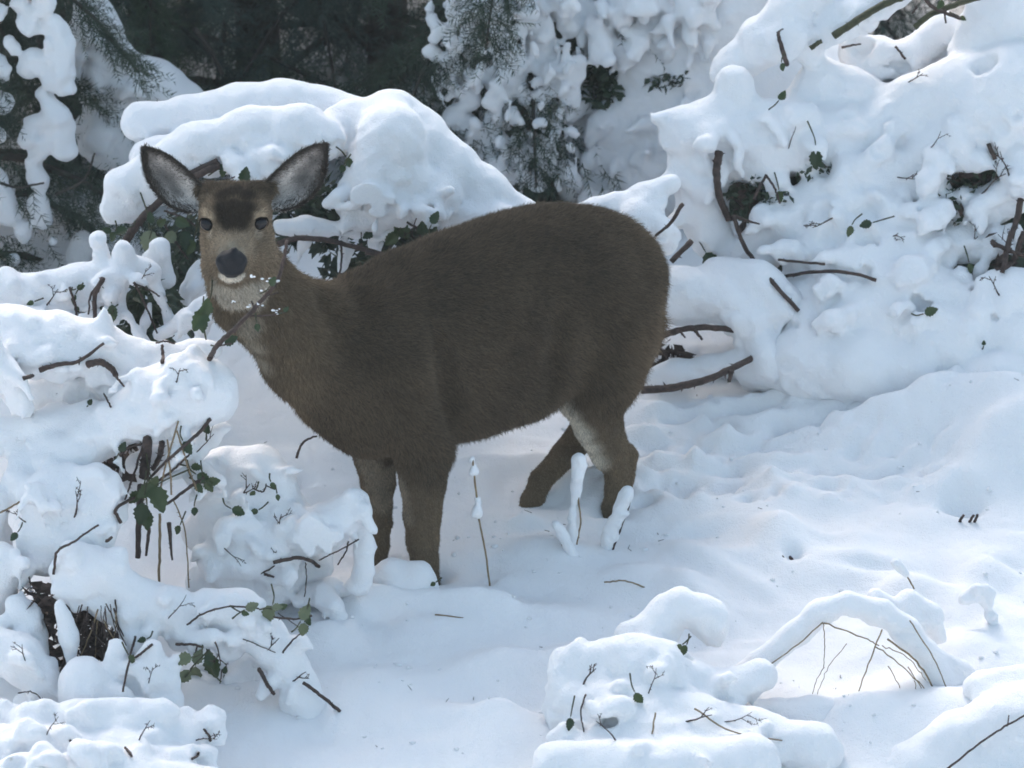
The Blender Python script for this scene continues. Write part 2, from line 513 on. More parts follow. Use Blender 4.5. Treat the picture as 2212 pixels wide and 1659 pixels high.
def build_deer():
    f = Field((-0.86, -0.75, GZ0 - 0.25), (0.52, 0.72, GZ0 + 1.15), 0.0055)
    def chain(pts, k=0.03, scale=None, head=False):
        P = [((HP if head else DP)(x, y, l), r * MM) for x, y, r, l in pts]
        for (a, ra), (b, rb) in zip(P[:-1], P[1:]):
            f.cone(a, ra, b, rb, k, scale, RD if scale else None)
        if len(P) == 1:
            f.cone(P[0][0], P[0][1], P[0][0], P[0][1], k, scale, RD if scale else None)
    # torso
    chain([(772, 785, 162, 0), (820, 775, 200, 0), (900, 752, 217, 0), (1000, 722, 226, 0), (1100, 688, 229, 0),
           (1150, 664, 218, 0), (1195, 643, 204, 0), (1255, 626, 180, 0), (1292, 614, 152, 0)], 0.014, 0.70)
    chain([(1300, 640, 135, 0), (1325, 720, 92, 0)], 0.05, 0.85)
    # brisket and neck
    chain([(800, 905, 72, 0)], 0.05)
    chain([(538, 575, 68, .0), (590, 670, 86, 0), (690, 745, 128, 0), (780, 770, 160, 0)], 0.022, 0.85)
    # near hind leg
    chain([(1285, 720, 118, -.055), (1284, 835, 84, -.065), (1292, 912, 57, -.07), (1318, 975, 42, -.07),
           (1337, 1012, 32, -.07), (1334, 1050, 28, -.07), (1320, 1092, 18, -.07), (1312, 1180, 18, -.07)], 0.012, 0.8)
    chain([(1352, 980, 24, -.07), (1345, 1030, 26, -.07)], 0.01)
    chain([(1364, 984, 14, -.07), (1350, 1006, 18, -.07)], 0.01)
    # far hind leg
    chain([(1320, 790, 80, .06), (1295, 900, 44, .08), (1218, 984, 28, .06), (1168, 1038, 25, .04), (1150, 1080, 24, .025),
           (1138, 1114, 23, .015), (1130, 1190, 20, .015)], 0.012, 0.85)
    # near foreleg
    chain([(880, 800, 110, -.07), (900, 900, 90, -.08), (913, 975, 62, -.085), (914, 1040, 50, -.085), (913, 1110, 41, -.085),
           (913, 1165, 35, -.085), (918, 1215, 29, -.085), (926, 1255, 22, -.085), (926, 1330, 22, -.085)], 0.012, 0.85)
    # far foreleg
    chain([(815, 900, 70, .06), (812, 985, 47, .07), (817, 1045, 36, .07), (820, 1095, 27, .055), (823, 1130, 22, .045),
           (820, 1180, 18, .035), (817, 1230, 17, .03), (814, 1310, 18, .03)], 0.012, 0.9)
    # tail pressed against the rump
    chain([(1405, 640, 20, .01), (1406, 700, 18, .01), (1398, 750, 12, .01)], 0.015)
    # folds of the hide: behind the shoulder, elbow, before the thigh, under the shoulder blade
    def fold(pts, r, deep):
        Q = []
        for x, y in pts:
            yf = f.front(x, y)
            if yf is not None:
                Q.append(W(x, y, yf - r * MM * (1 - deep)))
        for a, b in zip(Q[:-1], Q[1:]):
            f.cone(a, r * MM, b, r * MM, 0.035, carve=True)
    def swell(pts, r, out):
        Q = []
        for x, y in pts:
            yf = f.front(x, y)
            if yf is not None:
                Q.append(W(x, y, yf + r * MM * (1 - out)))
        for a, b in zip(Q[:-1], Q[1:]):
            f.cone(a, r * MM, b, r * MM, 0.05)
    swell([(830, 690), (860, 790), (880, 880)], 70, .16)
    swell([(1290, 610), (1320, 700), (1300, 790)], 80, .12)
    fold([(955, 760), (972, 850), (985, 920), (978, 965)], 30, .30)
    fold([(1212, 700), (1206, 780), (1196, 850)], 30, .26)
    fold([(700, 640), (735, 720), (770, 800)], 26, .2)
    # head
    H = lambda *p, k=0.016: chain(p, k, head=True)
    H((492, 456, 58, .03), (524, 456, 58, .03))
    H((492, 470, 56, -.005), (524, 470, 56, -.005))
    H((486, 520, 50, -.005), (534, 520, 56, .0))
    H((482, 560, 44, -.005), (548, 560, 48, .01))
    H((505, 490, 44, -.03), (502, 545, 42, -.075), (500, 572, 36, -.115), k=0.02)
    H((500, 590, 22, -.105), (505, 615, 38, -.03), k=0.02)
    H((516, 600, 62, .02), (526, 650, 64, .045), k=0.04)
    H((455, 462, 17, -.035), k=0.02)
    H((557, 460, 17, -.035), k=0.02)
    H((456, 420, 22, .03), (434, 410, 13, .045), k=0.02)
    H((558, 416, 22, .03), (582, 406, 13, .045), k=0.02)
    # eye sockets
    for ex, ey in ((447, 486), (563, 484)):
        p = HP(ex, ey, -.06)
        f.cone(p, 13 * MM, p, 13 * MM, 0.010, carve=True)
    f.roughen([(0.05, .002), (0.018, .001)])
    return f.mesh('body')

deer = thing('deer', (0, 0.1, GZ0), 'brown winter-coated deer without antlers standing in snow, looking at the camera', 'deer')
deer_mesh = build_deer()
dv = np.empty(len(deer_mesh.vertices) * 3, np.float32); deer_mesh.vertices.foreach_get('co', dv); dv = dv.reshape(-1, 3)
dq = np.empty(len(deer_mesh.loops), np.int32); deer_mesh.loops.foreach_get('vertex_index', dq); dq = dq.reshape(-1, 4)
BVH = BVHTree.FromPolygons([Vector(p) for p in dv.tolist()], dq.tolist())
def hit(px, py):
    h = BVH.ray_cast(Vector(CAM), Vector(ray(px, py)).normalized())
    return np.array(h[0]) if h[0] is not None else None

def smooth(a, b, x):
    t = np.clip((x - a) / (b - a), 0, 1)
    return t * t * (3 - 2 * t)

def coat(p, nrm):
    """coat colour of the animal at points p (markings of its fur)"""
    n = len(p)
    c = np.tile(np.array([0.108, 0.088, 0.068]), (n, 1))
    def mix(col, w):
        nonlocal c
        c = c * (1 - w[:, None]) + np.array(col) * w[:, None]
    def spot(pts, r0, r1):
        w = np.zeros(n)
        for q in pts:
            if q is None:
                continue
            d = np.linalg.norm(p - q, axis=1)
            w = np.maximum(w, 1 - smooth(r0, r1, d))
        return w
    hgt = p[:, 2] - (GZ0 + 0.2 * p[:, 1])
    # darker saddle, lighter and warmer flank, legs and rump edge
    mix((0.080, 0.066, 0.052), 0.7 * smooth(.52, .74, hgt) * (1 - smooth(0.18, 0.34, p[:, 0])))
    mix((0.180, 0.146, 0.108), 0.75 * (1 - smooth(.12, .36, hgt)))
    mix((0.19, 0.145, 0.105), 0.7 * smooth(.24, .36, p[:, 0]) * (1 - smooth(.45, .62, hgt)))
    # neck and face
    isneck = 1 - smooth(-.50, -.40, p[:, 0] - 0.25 * (p[:, 2] - GZ0 - .6))
    mix((0.185, 0.150, 0.112), 0.75 * isneck)
    face = spot([HP(505, 520, -.02)], .10, .15)
    mix((0.235, 0.194, 0.150), face)
    mix((0.33, 0.28, 0.225), 0.8 * spot([hit(478, 520), hit(530, 520), hit(500, 530)], .012, .05))
    # chest bib, throat, chin
    mix((0.36, 0.34, 0.30), 0.8 * spot([hit(532, 715), hit(548, 745), hit(568, 780), hit(540, 700)], .014, .045))
    mix((0.52, 0.50, 0.46), 0.95 * spot([hit(470, 622), hit(490, 628), hit(515, 630), hit(540, 628), hit(562, 622), hit(490, 648), hit(520, 650), hit(550, 645)], .018, .034))
    mix((0.50, 0.43, 0.34), 0.8 * spot([hit(444, 462), hit(458, 468), hit(568, 460), hit(553, 467)], .004, .016))
    mix((0.46, 0.42, 0.36), 0.7 * spot([hit(455, 508), hit(557, 506)], .006, .020))
    mix((0.36, 0.33, 0.28), 0.8 * spot([hit(478, 545), hit(500, 532), hit(522, 545)], .006, .018))
    mix((0.66, 0.65, 0.62), spot([hit(480, 598), hit(500, 604), hit(522, 598), hit(490, 603), hit(512, 603)], .007, .018))
    # dark crown and forehead wedge
    mix((0.085, 0.070, 0.055), 0.9 * spot([hit(452, 406), hit(440, 408), hit(470, 402), hit(560, 404), hit(574, 404), hit(540, 400), hit(505, 400), hit(520, 402), hit(488, 402)], .008, .030))
    mix((0.034, 0.028, 0.023), 0.97 * spot([hit(505, 415), hit(482, 422), hit(532, 422), hit(505, 445), hit(483, 448), hit(530, 448), hit(487, 468), hit(527, 466), hit(507, 476), hit(495, 480), hit(519, 479)], .013, .038))
    # pale insides of the legs
    mix((0.62, 0.61, 0.58), 0.95 * spot([hit(1216, 872), hit(1228, 890), hit(1240, 915), hit(1254, 940), hit(1270, 968), hit(1284, 995), hit(1298, 1022), hit(1304, 1045)], .006, .054))
    mix((0.30, 0.27, 0.23), 0.7 * spot([hit(800, 1015), hit(815, 1045), hit(828, 1080), hit(838, 1030), hit(790, 1000)], .02, .045))
    mix((0.32, 0.29, 0.25), 0.6 * spot([hit(868, 1045), hit(872, 1062), hit(875, 1080), hit(877, 1100), hit(880, 1120)], .004, .030))
    mix((0.35, 0.28, 0.20), 0.7 * spot([DP(1408, 770, 0), DP(1402, 800, -.02)], .015, .045))
    # individual tone of the winter coat: grizzled, in soft patches
    v = fbm(np.asarray(p, float), [(0.16, .16), (0.05, .12), (0.018, .10)])
    c = c * (1 + v[:, None] * np.array([1.0, .95, .85])) * np.array([1.04, .95, .83])
    return np.clip(c, 0.01, 0.9)

m_body, nt, b = new_mat('deer_skin')
at = nt.nodes.new('ShaderNodeAttribute'); at.attribute_name = 'coat'
nt.links.new(at.outputs['Color'], b.inputs['Base Color'])
b.inputs['Roughness'].default_value = 0.9
b.inputs['Specular IOR Level'].default_value = 0.1
m_fur, nt, b = new_mat('deer_fur')
at = nt.nodes.new('ShaderNodeAttribute'); at.attribute_name = 'coat'
nt.links.new(at.outputs['Color'], b.inputs['Base Color'])
b.inputs['Roughness'].default_value = 0.75
b.inputs['Specular IOR Level'].default_value = 0.15

vn = np.empty(len(dv) * 3, np.float32); deer_mesh.vertices.foreach_get('normal', vn); vn = vn.reshape(-1, 3)
vcol = coat(dv.astype(float), vn)
ca = deer_mesh.attributes.new('coat', 'FLOAT_COLOR', 'POINT')
ca.data.foreach_set('color', np.concatenate([vcol * 0.8, np.ones((len(vcol), 1))], 1).astype(np.float32).ravel())
link('body', deer_mesh, m_body, deer)

def fur(name, v, q, colf, lengthf, flowf, n, parent, radius=0.0007, seed=3):
    r = np.random.default_rng(seed)
    tri = np.concatenate([q[:, [0, 1, 2]], q[:, [0, 2, 3]]])
    A, B, C_ = v[tri[:, 0]], v[tri[:, 1]], v[tri[:, 2]]
    cr = np.cross(B - A, C_ - A)
    ar = np.linalg.norm(cr, axis=1)
    # only strands that could be seen from the path side matter most: denser there
    nz = cr / np.maximum(ar, 1e-12)[:, None]
    wgt = ar * (0.35 + 0.65 * (nz[:, 1] < 0.35))
    t = r.choice(len(tri), n, p=wgt / wgt.sum())
    a, b = r.random(n), r.random(n)
    fl = a + b > 1; a[fl] = 1 - a[fl]; b[fl] = 1 - b[fl]
    P = A[t] + a[:, None] * (B - A)[t] + b[:, None] * (C_ - A)[t]
    N = nz[t]
    F = flowf(P, N)
    F = F - (F * N).sum(1)[:, None] * N
    F /= np.maximum(np.linalg.norm(F, axis=1), 1e-6)[:, None]
    L = lengthf(P) * r.uniform(0.6, 1.25, n)
    jit = r.normal(0, 0.26, (n, 3))
    d0 = 0.55 * N + 0.75 * F + jit
    d1 = 0.22 * N + 0.95 * F + jit * 1.3
    d0 /= np.linalg.norm(d0, axis=1)[:, None]; d1 /= np.linalg.norm(d1, axis=1)[:, None]
    pts = np.empty((n, 4, 3), np.float32)
    pts[:, 0] = P - 0.001 * N
    pts[:, 1] = pts[:, 0] + d0 * (L * 0.33)[:, None]
    pts[:, 2] = pts[:, 1] + (0.5 * d0 + 0.5 * d1) * (L * 0.33)[:, None]
    pts[:, 3] = pts[:, 2] + d1 * (L * 0.34)[:, None]
    hc = bpy.data.hair_curves.new(name)
    hc.add_curves([4] * n)
    hc.position_data.foreach_set('vector', pts.ravel())
    ra = hc.attributes.new('radius', 'FLOAT', 'POINT')
    ra.data.foreach_set('value', np.tile(np.array([1, .9, .65, .15], np.float32) * radius, n))
    col = colf(P, N) * r.uniform(0.5, 1.5, n)[:, None]
    cc = hc.attributes.new('coat', 'FLOAT_COLOR', 'CURVE')
    cc.data.foreach_set('color', np.concatenate([col, np.ones((n, 1))], 1).astype(np.float32).ravel())
    hc.materials.append(m_fur)
    o = bpy.data.objects.new(name, hc)
    COL.objects.link(o)
    o.parent = parent
    o.matrix_parent_inverse = Matrix.Translation(parent.location).inverted() if parent.parent is None else parent.matrix_parent_inverse.copy()
    o['kind'] = 'stuff'
    return o

HC = HP(505, 500, 0)
NOSE = HP(500, 567, -.13)
EYES = [hit(449, 485), hit(561, 483)]
def deer_flow(P, N):
    F = np.tile(np.array([math.cos(YAW) * 0.8, math.sin(YAW) * 0.8, -0.55]), (len(P), 1))
    hgt = P[:, 2] - (GZ0 + 0.2 * P[:, 1])
    wl_ = 1 - smooth(.25, .42, hgt)
    F = F * (1 - wl_)[:, None] + np.array([0.15, 0.1, -1.0]) * wl_[:, None]
    wn_ = 1 - smooth(-.52, -.36, P[:, 0])
    F = F * (1 - wn_)[:, None] + np.array([0.35, 0.15, -0.85]) * wn_[:, None]
    dh = np.linalg.norm(P - HC, axis=1)
    wh = 1 - smooth(.09, .14, dh)
    away = P - NOSE
    away /= np.maximum(np.linalg.norm(away, axis=1), 1e-6)[:, None]
    return F * (1 - wh)[:, None] + away * wh[:, None]
def deer_len(P):
    hgt = P[:, 2] - (GZ0 + 0.2 * P[:, 1])
    L = 0.008 + 0.012 * smooth(.22, .42, hgt)
    L += 0.007 * smooth(.22, .36, P[:, 0]) * smooth(.25, .4, hgt)
    L += 0.012 * (1 - smooth(.05, .12, np.abs(hgt - .36))) * smooth(-.3, -.1, P[:, 0])
    dh = np.linalg.norm(P - HC, axis=1)
    wh = 1 - smooth(.09, .15, dh)
    L = L * (1 - wh) + 0.009 * wh
    dn = np.linalg.norm(P - NOSE, axis=1)
    for e in EYES:
        L = L * (0.25 + 0.75 * smooth(.018, .032, np.linalg.norm(P - e, axis=1)))
    return L * (0.35 + 0.65 * smooth(.04, .10, dn))
fur('fur', dv.astype(float), dq, coat, deer_len, deer_flow, 330000, deer, 0.0005)

# eyes
m_eye, nt, b = new_mat('deer_eye')
b.inputs['Base Color'].default_value = (0.008, 0.007, 0.009, 1)
b.inputs['Roughness'].default_value = 0.08
b.inputs['Specular IOR Level'].default_value = 0.3
m_nose, nt, b = new_mat('deer_nose')
nn = noise_node(nt, 500, 3)
cr_ = ramp(nt, nn.outputs['Fac'], [(0.4, (0.007, 0.007, 0.009)), (0.7, (0.018, 0.018, 0.022))])
nt.links.new(cr_.outputs['Color'], b.inputs['Base Color'])
b.inputs['Roughness'].default_value = 0.5
b.inputs['Specular IOR Level'].default_value = 0.22
bp = nt.nodes.new('ShaderNodeBump'); bp.inputs['Strength'].default_value = 0.5; bp.inputs['Distance'].default_value = 0.002
nt.links.new(nn.outputs['Fac'], bp.inputs['Height']); nt.links.new(bp.outputs['Normal'], b.inputs['Normal'])

def ball(c, r, sx=1, sy=1, sz=1, n=20):
    v, fcs = [], []
    for i in range(n // 2 + 1):
        th = math.pi * i / (n // 2)
        for j in range(n):
            ph = 2 * math.pi * j / n
            v.append((c[0] + r * sx * math.sin(th) * math.cos(ph), c[1] + r * sy * math.sin(th) * math.sin(ph), c[2] + r * sz * math.cos(th)))
    for i in range(n // 2):
        for j in range(n):
            a = i * n + j; b_ = i * n + (j + 1) % n
            fcs.append((a, b_, b_ + n, a + n))
    return v, fcs
m_lid, nt, b = new_mat('deer_eyelid')
b.inputs['Base Color'].default_value = (0.012, 0.010, 0.009, 1)
b.inputs['Roughness'].default_value = 1.0
b.inputs['Specular IOR Level'].default_value = 0.0
for ex, ey, sg in ((449, 485, 1), (561, 483, -1)):
    p = hit(ex, ey)
    ca_, sa_ = math.cos(sg * math.radians(24)), math.sin(sg * math.radians(24))
    def turn(v):
        # almond opening: the inner corner sits lower than the outer one
        return [(p[0] + x * ca_ + z * sa_, p[1] + y, p[2] - x * sa_ + z * ca_) for x, y, z in v]
    v, fc = ball((0, 0, 0), 0.0168, 1.1, 0.76, 0.93)
    mb = MB(); mb.add(turn(v), fc)
    e = link('eye', mb.mesh('eye'), m_eye, deer)
    # dark rim of the lids, heavier above
    mb = MB(); n = 28; vv = []
    for i in range(n):
        a = 2 * math.pi * i / n
        up = max(0, math.sin(a))
        for k, o in ((1.0 - .06 * up, -.0108 - .002 * up), (1.07, -.0105), (1.13 + .12 * up, -.005)):
            vv.append((.0172 * 1.15 * k * math.cos(a), o + .0085 * abs(math.cos(a)) ** 2, .0172 * .90 * k * math.sin(a)))
    fc = []
    for i in range(n):
        b_ = (i + 1) % n
        fc += [(3 * i, 3 * i + 1, 3 * b_ + 1, 3 * b_), (3 * i + 1, 3 * i + 2, 3 * b_ + 2, 3 * b_ + 1)]
    mb.add(turn(vv), fc)
    link('eyelid', mb.mesh('eyelid'), m_lid, deer)

def build_nose():
    c = hit(500, 566)
    f = Field(c - 0.07, c + 0.07, 0.002)
    w = lambda x, y, dy: W(x, y, c[1] + dy)
    for (x0, y0, r0, x1, y1, r1, dy) in [(480, 562, 13, 520, 562, 13, .002), (486, 552, 10, 514, 552, 10, .008),
                                         (488, 578, 16, 512, 578, 16, .0), (480, 567, 12, 520, 567, 12, .004), (500, 560, 20, 500, 580, 14, .0), (501, 556, 13, 506, 541, 7, -.002), (494, 592, 8, 506, 592, 8, .006)]:
        f.cone(w(x0, y0, dy), r0 * MM, w(x1, y1, dy), r1 * MM, 0.008)
    for sx in (-1, 1):
        f.cone(w(500 + sx * 21, 568, -.022), 7 * MM, w(500 + sx * 27, 560, -.014), 6 * MM, 0.004, carve=True)
    return f.mesh('nose')
link('nose', build_nose(), m_nose, deer)

# ears: cupped leaves of skin with a rim
m_ear, nt, b = new_mat('ear_skin')
at = nt.nodes.new('ShaderNodeAttribute'); at.attribute_name = 'coat'
nt.links.new(at.outputs['Color'], b.inputs['Base Color'])
b.inputs['Roughness'].default_value = 0.85
def build_ear(tip, base, upper, lower, side):
    """rows run base -> tip between the upper and lower edges measured on the photograph"""
    ns, ntt = 26, 18
    def edge(pts, s):
        t = s * (len(pts) - 1)
        i = min(int(t), len(pts) - 2)
        # catmull-rom
        P = [np.array(pts[max(i - 1, 0)]), np.array(pts[i]), np.array(pts[i + 1]), np.array(pts[min(i + 2, len(pts) - 1)])]
        u = t - i
        return 0.5 * ((2 * P[1]) + (-P[0] + P[2]) * u + (2 * P[0] - 5 * P[1] + 4 * P[2] - P[3]) * u * u + (-P[0] + 3 * P[1] - 3 * P[2] + P[3]) * u ** 3)
    front, back, col = [], [], []
    for i in range(ns + 1):
        s = i / ns
        eu, el = edge(upper, s), edge(lower, s)
        wd = np.linalg.norm(eu - el)
        for j in range(ntt + 1):
            t = j / ntt
            p = eu * (1 - t) + el * t
            cup = math.sin(math.pi * t) ** 0.8 * wd * MM * 0.42
            y = .035 - .015 * s + cup - 0.02 * math.sin(math.pi * t * .5) * (1 - s)
            q = HP(p[0], p[1], y)
            front.append(q)
            back.append(q + np.array([0, 0.006 + 0.004 * math.sin(math.pi * t), 0.0]))
            edge_d = min(t, 1 - t) * 2
            rim = max(1 - edge_d / 0.34, 0) if t < 0.5 else max(1 - edge_d / 0.10, 0)
            tipd = smooth(.72, 1.0, np.array([s]))[0]
            base_c = np.array([0.62, 0.58, 0.54]) * (1 - s) + np.array([0.22, 0.185, 0.165]) * s
            nzv = fbm(q[None, :] * 1.0, [(0.03, 1.0)])[0]
            mid = math.exp(-((t - .5) / .2) ** 2) * math.exp(-((s - .55) / .25) ** 2)
            nz2 = fbm(q[None, :] * 1.0, [(0.011, 1.0)])[0]
            c = base_c * (1 + 0.5 * nzv + .35 * nz2) * (1 - 0.55 * mid)
            low = smooth(.55, .9, np.array([t]))[0] * smooth(.3, .7, np.array([s]))[0]
            c = c * (1 - .68 * low)
            dark = np.array([0.035, 0.028, 0.023])
            k = max(min(1, rim ** .7), tipd * .9)
            c = c * (1 - k) + dark * k
            col.append(c)
    nrow = ntt + 1
    m = len(front)
    v = front + back
    fcs = []
    for i in range(ns):
        for j in range(ntt):
            a = i * nrow + j
            fcs.append((a, a + 1, a + nrow + 1, a + nrow))
            fcs.append((m + a, m + a + nrow, m + a + nrow + 1, m + a + 1))
    for i in range(ns):
        a = i * nrow
        fcs.append((a, a + nrow, m + a + nrow, m + a))
        a = i * nrow + ntt
        fcs.append((a, m + a, m + a + nrow, a + nrow))
    for j in range(ntt):
        a = ns * nrow + j
        fcs.append((a, a + 1, m + a + 1, m + a))
    V = np.array(v); Q = np.array(fcs)
    if side > 0:
        Q = Q[:, ::-1]
    me = quads_mesh('ear', V, Q)
    bcol = np.tile(np.array([0.075, 0.06, 0.047]), (m, 1))
    CC = np.concatenate([np.array(col), bcol])
    a = me.attributes.new('coat', 'FLOAT_COLOR', 'POINT')
    a.data.foreach_set('color', np.concatenate([CC, np.ones((len(CC), 1))], 1).astype(np.float32).ravel())
    o = link('ear', me, m_ear, deer)
    # short hair on the ear
    from mathutils.kdtree import KDTree
    kd = KDTree(len(V))
    for i, p in enumerate(V):
        kd.insert(Vector(p), i)
    kd.balance()
    def cf(P, N):
        return np.array([CC[kd.find(Vector(p))[1]] for p in P])
    tipw = HP(*tip, 0); bsw = HP(*base, 0)
    d = tipw - bsw
    def ff(P, N):
        return np.tile(d, (len(P), 1))
    h = fur('ear_fur', V, Q, cf, lambda P: np.full(len(P), 0.014), ff, 12000, deer, 0.0006, 5)
    h.parent = o
    h.matrix_parent_inverse = Matrix.Identity(4)
    return o
build_ear((312, 320), (430, 430),
          [(452, 432), (440, 405), (405, 368), (365, 336), (330, 321), (311, 318)],
          [(428, 458), (402, 458), (368, 447), (333, 412), (313, 372), (308, 325)], -1)
build_ear((703, 315), (575, 430),
          [(556, 428), (568, 402), (600, 366), (640, 332), (675, 315), (702, 311)],
          [(592, 452), (618, 454), (655, 440), (690, 405), (704, 362), (707, 318)], 1)

# ------------------------------------------------------------------ snow loads
SURF = []
def settle(px, py, y, lift=0.006):
    """keep a stem or leaf attached: just proud of the snow when buried, drawn back to it when it hangs in the air"""
    best = None
    d = Vector(ray(px, py)).normalized()
    for b in SURF[-1:]:
        h = b.ray_cast(Vector(CAM), d)
        if h[0] is not None and (best is None or h[0].y < best):
            best = h[0].y
    if best is None:
        return y
    if best < y:
        return best - lift if y - best < .14 else y
    if .03 < best - y < .22:
        return best - .02
    return y
def snow_mesh(name, chains, y0, h=0.008, k=0.035, carve=(), octs=((0.15, .016), (0.065, .010), (0.028, .0055), (0.014, .0028)), lean=0.0, py0=0, puff=1.0, sprigs=()):
    """chains: lists of (x, y, r[, dy]) in survey units; melted together and roughened"""
    cones = []
    for ch in chains:
        P = []
        for c in ch:
            dy = c[3] if len(c) > 3 else 0.0
            yy = y0 + dy + lean * (py0 - c[1]) * MM
            P.append((W(c[0], c[1], yy), c[2] * MM))
        if len(P) == 1:
            P = P * 2
        for a, b in zip(P[:-1], P[1:]):
            cones.append((a, b))
    pts = np.array([p for a, b in cones for p in (a[0], b[0])]); rs = np.array([r for a, b in cones for r in (a[1], b[1])])
    f = Field((pts - rs[:, None]).min(0) - 0.04, (pts + rs[:, None]).max(0) + 0.04, h)
    for (a, ra), (b, rb) in cones:
        f.cone(a, ra, b, rb, k)
    sr = random.Random(int(abs(pts.sum()) * 1000) % 9973)
    for (x0, ya, x1, yb, n, r0, r1) in sprigs:   # laden side shoots standing out of the heap
        for _ in range(n):
            x, yy = sr.uniform(x0, x1), sr.uniform(ya, yb)
            y = f.front(x, yy)
            if y is None:
                continue
            r = sr.uniform(r0, r1)
            a = math.radians(sr.choice([sr.uniform(-60, 20), sr.uniform(160, 240), sr.uniform(230, 310)]))
            L = sr.uniform(25, 80)
            q0 = W(x, yy, y + .012)
            q1 = W(x + math.cos(a) * L * .55, yy - math.sin(a) * L * .5, y - sr.uniform(.0, .025))
            q2 = W(x + math.cos(a) * L, yy - math.sin(a) * L + 12, y - sr.uniform(.0, .03))
            f.cone(q0, r * MM * 1.3, q1, r * MM, 0.014)
            f.cone(q1, r * MM, q2, r * MM * .5, 0.014)
    for c in carve:                        # hollows pressed into the visible side: (x, y, r, how deep in radii, slant)
        y = f.front(c[0], c[1])
        if y is None:
            continue
        dp = c[3] if len(c) > 3 else 0.3
        p = W(c[0], c[1], y + c[2] * MM * dp)
        q = p + np.array([c[4] * MM if len(c) > 4 else 0, 0, (c[5] if len(c) > 5 else 0) * -MM])
        for _ in range(4):
            o = np.array([random.gauss(0, .42), random.gauss(0, .2), random.gauss(0, .42)]) * c[2] * MM
            rr = c[2] * MM * random.uniform(.5, .85)
            f.cone(p + o, rr, q + o * .6, rr * .8, 0.014, carve=True)
    f.roughen(octs, puff=puff)
    me = f.mesh(name)
    n = len(me.vertices)
    co = np.empty(n * 3, np.float32); me.vertices.foreach_get('co', co)
    li = np.empty(len(me.loops), np.int32); me.loops.foreach_get('vertex_index', li)
    SURF.append(BVHTree.FromPolygons(co.reshape(-1, 3).tolist(), li.reshape(-1, 4).tolist()))
    return me

# ------------------------------------------------------------------ canes, leaves
def spline(pts, n):
    P = [np.asarray(p, float) for p in pts]
    P = [2 * P[0] - P[1]] + P + [2 * P[-1] - P[-2]]
    out = []
    for i in range(1, len(P) - 2):
        for k in range(n):
            u = k / n
            a, b, c, d = P[i - 1:i + 3]
            out.append(0.5 * (2 * b + (c - a) * u + (2 * a - 5 * b + 4 * c - d) * u * u + (3 * b - a - 3 * c + d) * u ** 3))
    out.append(P[-2])
    return out

def tube(mb, pts, r0, r1, sides=7, wob=0.12):
    n = len(pts)
    prev = None
    rows = []
    for i, p in enumerate(pts):
        t = pts[min(i + 1, n - 1)] - pts[max(i - 1, 0)]
        t = t / max(np.linalg.norm(t), 1e-9)
        ref = prev if prev is not None else (np.array([0, 0, 1.0]) if abs(t[2]) < .9 else np.array([1.0, 0, 0]))
        u = ref - (ref @ t) * t
        u /= max(np.linalg.norm(u), 1e-9)
        w = np.cross(t, u)
        prev = u
        r = (r0 + (r1 - r0) * i / max(n - 1, 1)) * (1 + random.uniform(-wob, wob))
        rows.append([p + r * (u * math.cos(2 * math.pi * k / sides) + w * math.sin(2 * math.pi * k / sides)) for k in range(sides)])
    v = [q for row in rows for q in row]
    f = []
    for i in range(n - 1):
        for k in range(sides):
            a = i * sides + k; b = i * sides + (k + 1) % sides
            f.append((a, b, b + sides, a + sides))
    v += [pts[0], pts[-1]]
    for k in range(sides):
        f.append((len(v) - 2, (k + 1) % sides, k))
        f.append((len(v) - 1, (n - 1) * sides + k, (n - 1) * sides + (k + 1) % sides))
    mb.add(v, f)

def thorns(mb, pts, r, n, size):
    for _ in range(n):
        i = random.randrange(1, len(pts) - 1)
        t = pts[i + 1] - pts[i - 1]; t = t / max(np.linalg.norm(t), 1e-9)
        u = np.array([random.gauss(0, 1) for _ in range(3)]); u -= (u @ t) * t; u /= np.linalg.norm(u)
        w = np.cross(t, u)
        s = size * random.uniform(.6, 1.3)
        b = pts[i] + u * r * 0.6
        tip = b + u * s - t * s * .5
        e = s * .28
        mb.add([b + t * e, b + w * e * .7, b - t * e, b - w * e * .7, tip], [(0, 1, 4), (1, 2, 4), (2, 3, 4), (3, 0, 4)])

def cane(parent, pts, r0, r1, mat=None, th=None, name='cane', jitter=0.0006, fix=True):
    """pts: (px, py, y) survey points of one stem; r in survey units"""
    Q = spline(pts, 7)
    if fix:
        ys = [settle(q[0], q[1], q[2], .004 + .6 * r0 * MM) for q in Q]
        lo_ = [min(ys[max(i - 2, 0):i + 3]) for i in range(len(ys))]
        ys = [sum(lo_[max(i - 2, 0):i + 3]) / len(lo_[max(i - 2, 0):i + 3]) for i in range(len(ys))]
    else:
        ys = [q[2] for q in Q]
    P = [W(q[0], q[1], y) for q, y in zip(Q, ys)]
    P = [p + np.array([random.gauss(0, jitter) for _ in range(3)]) for p in P]
    mb = MB()
    tube(mb, P, r0 * MM, r1 * MM, 7, 0.09)
    L = sum(np.linalg.norm(P[i + 1] - P[i]) for i in range(len(P) - 1))
    nth = int(L / 0.02) if th is None else th
    if nth and len(P) > 3:
        thorns(mb, P, r0 * MM, nth, max(0.005, r0 * MM * 1.1))
    return link(name, mb.mesh(name), mat or M_CANE, parent)

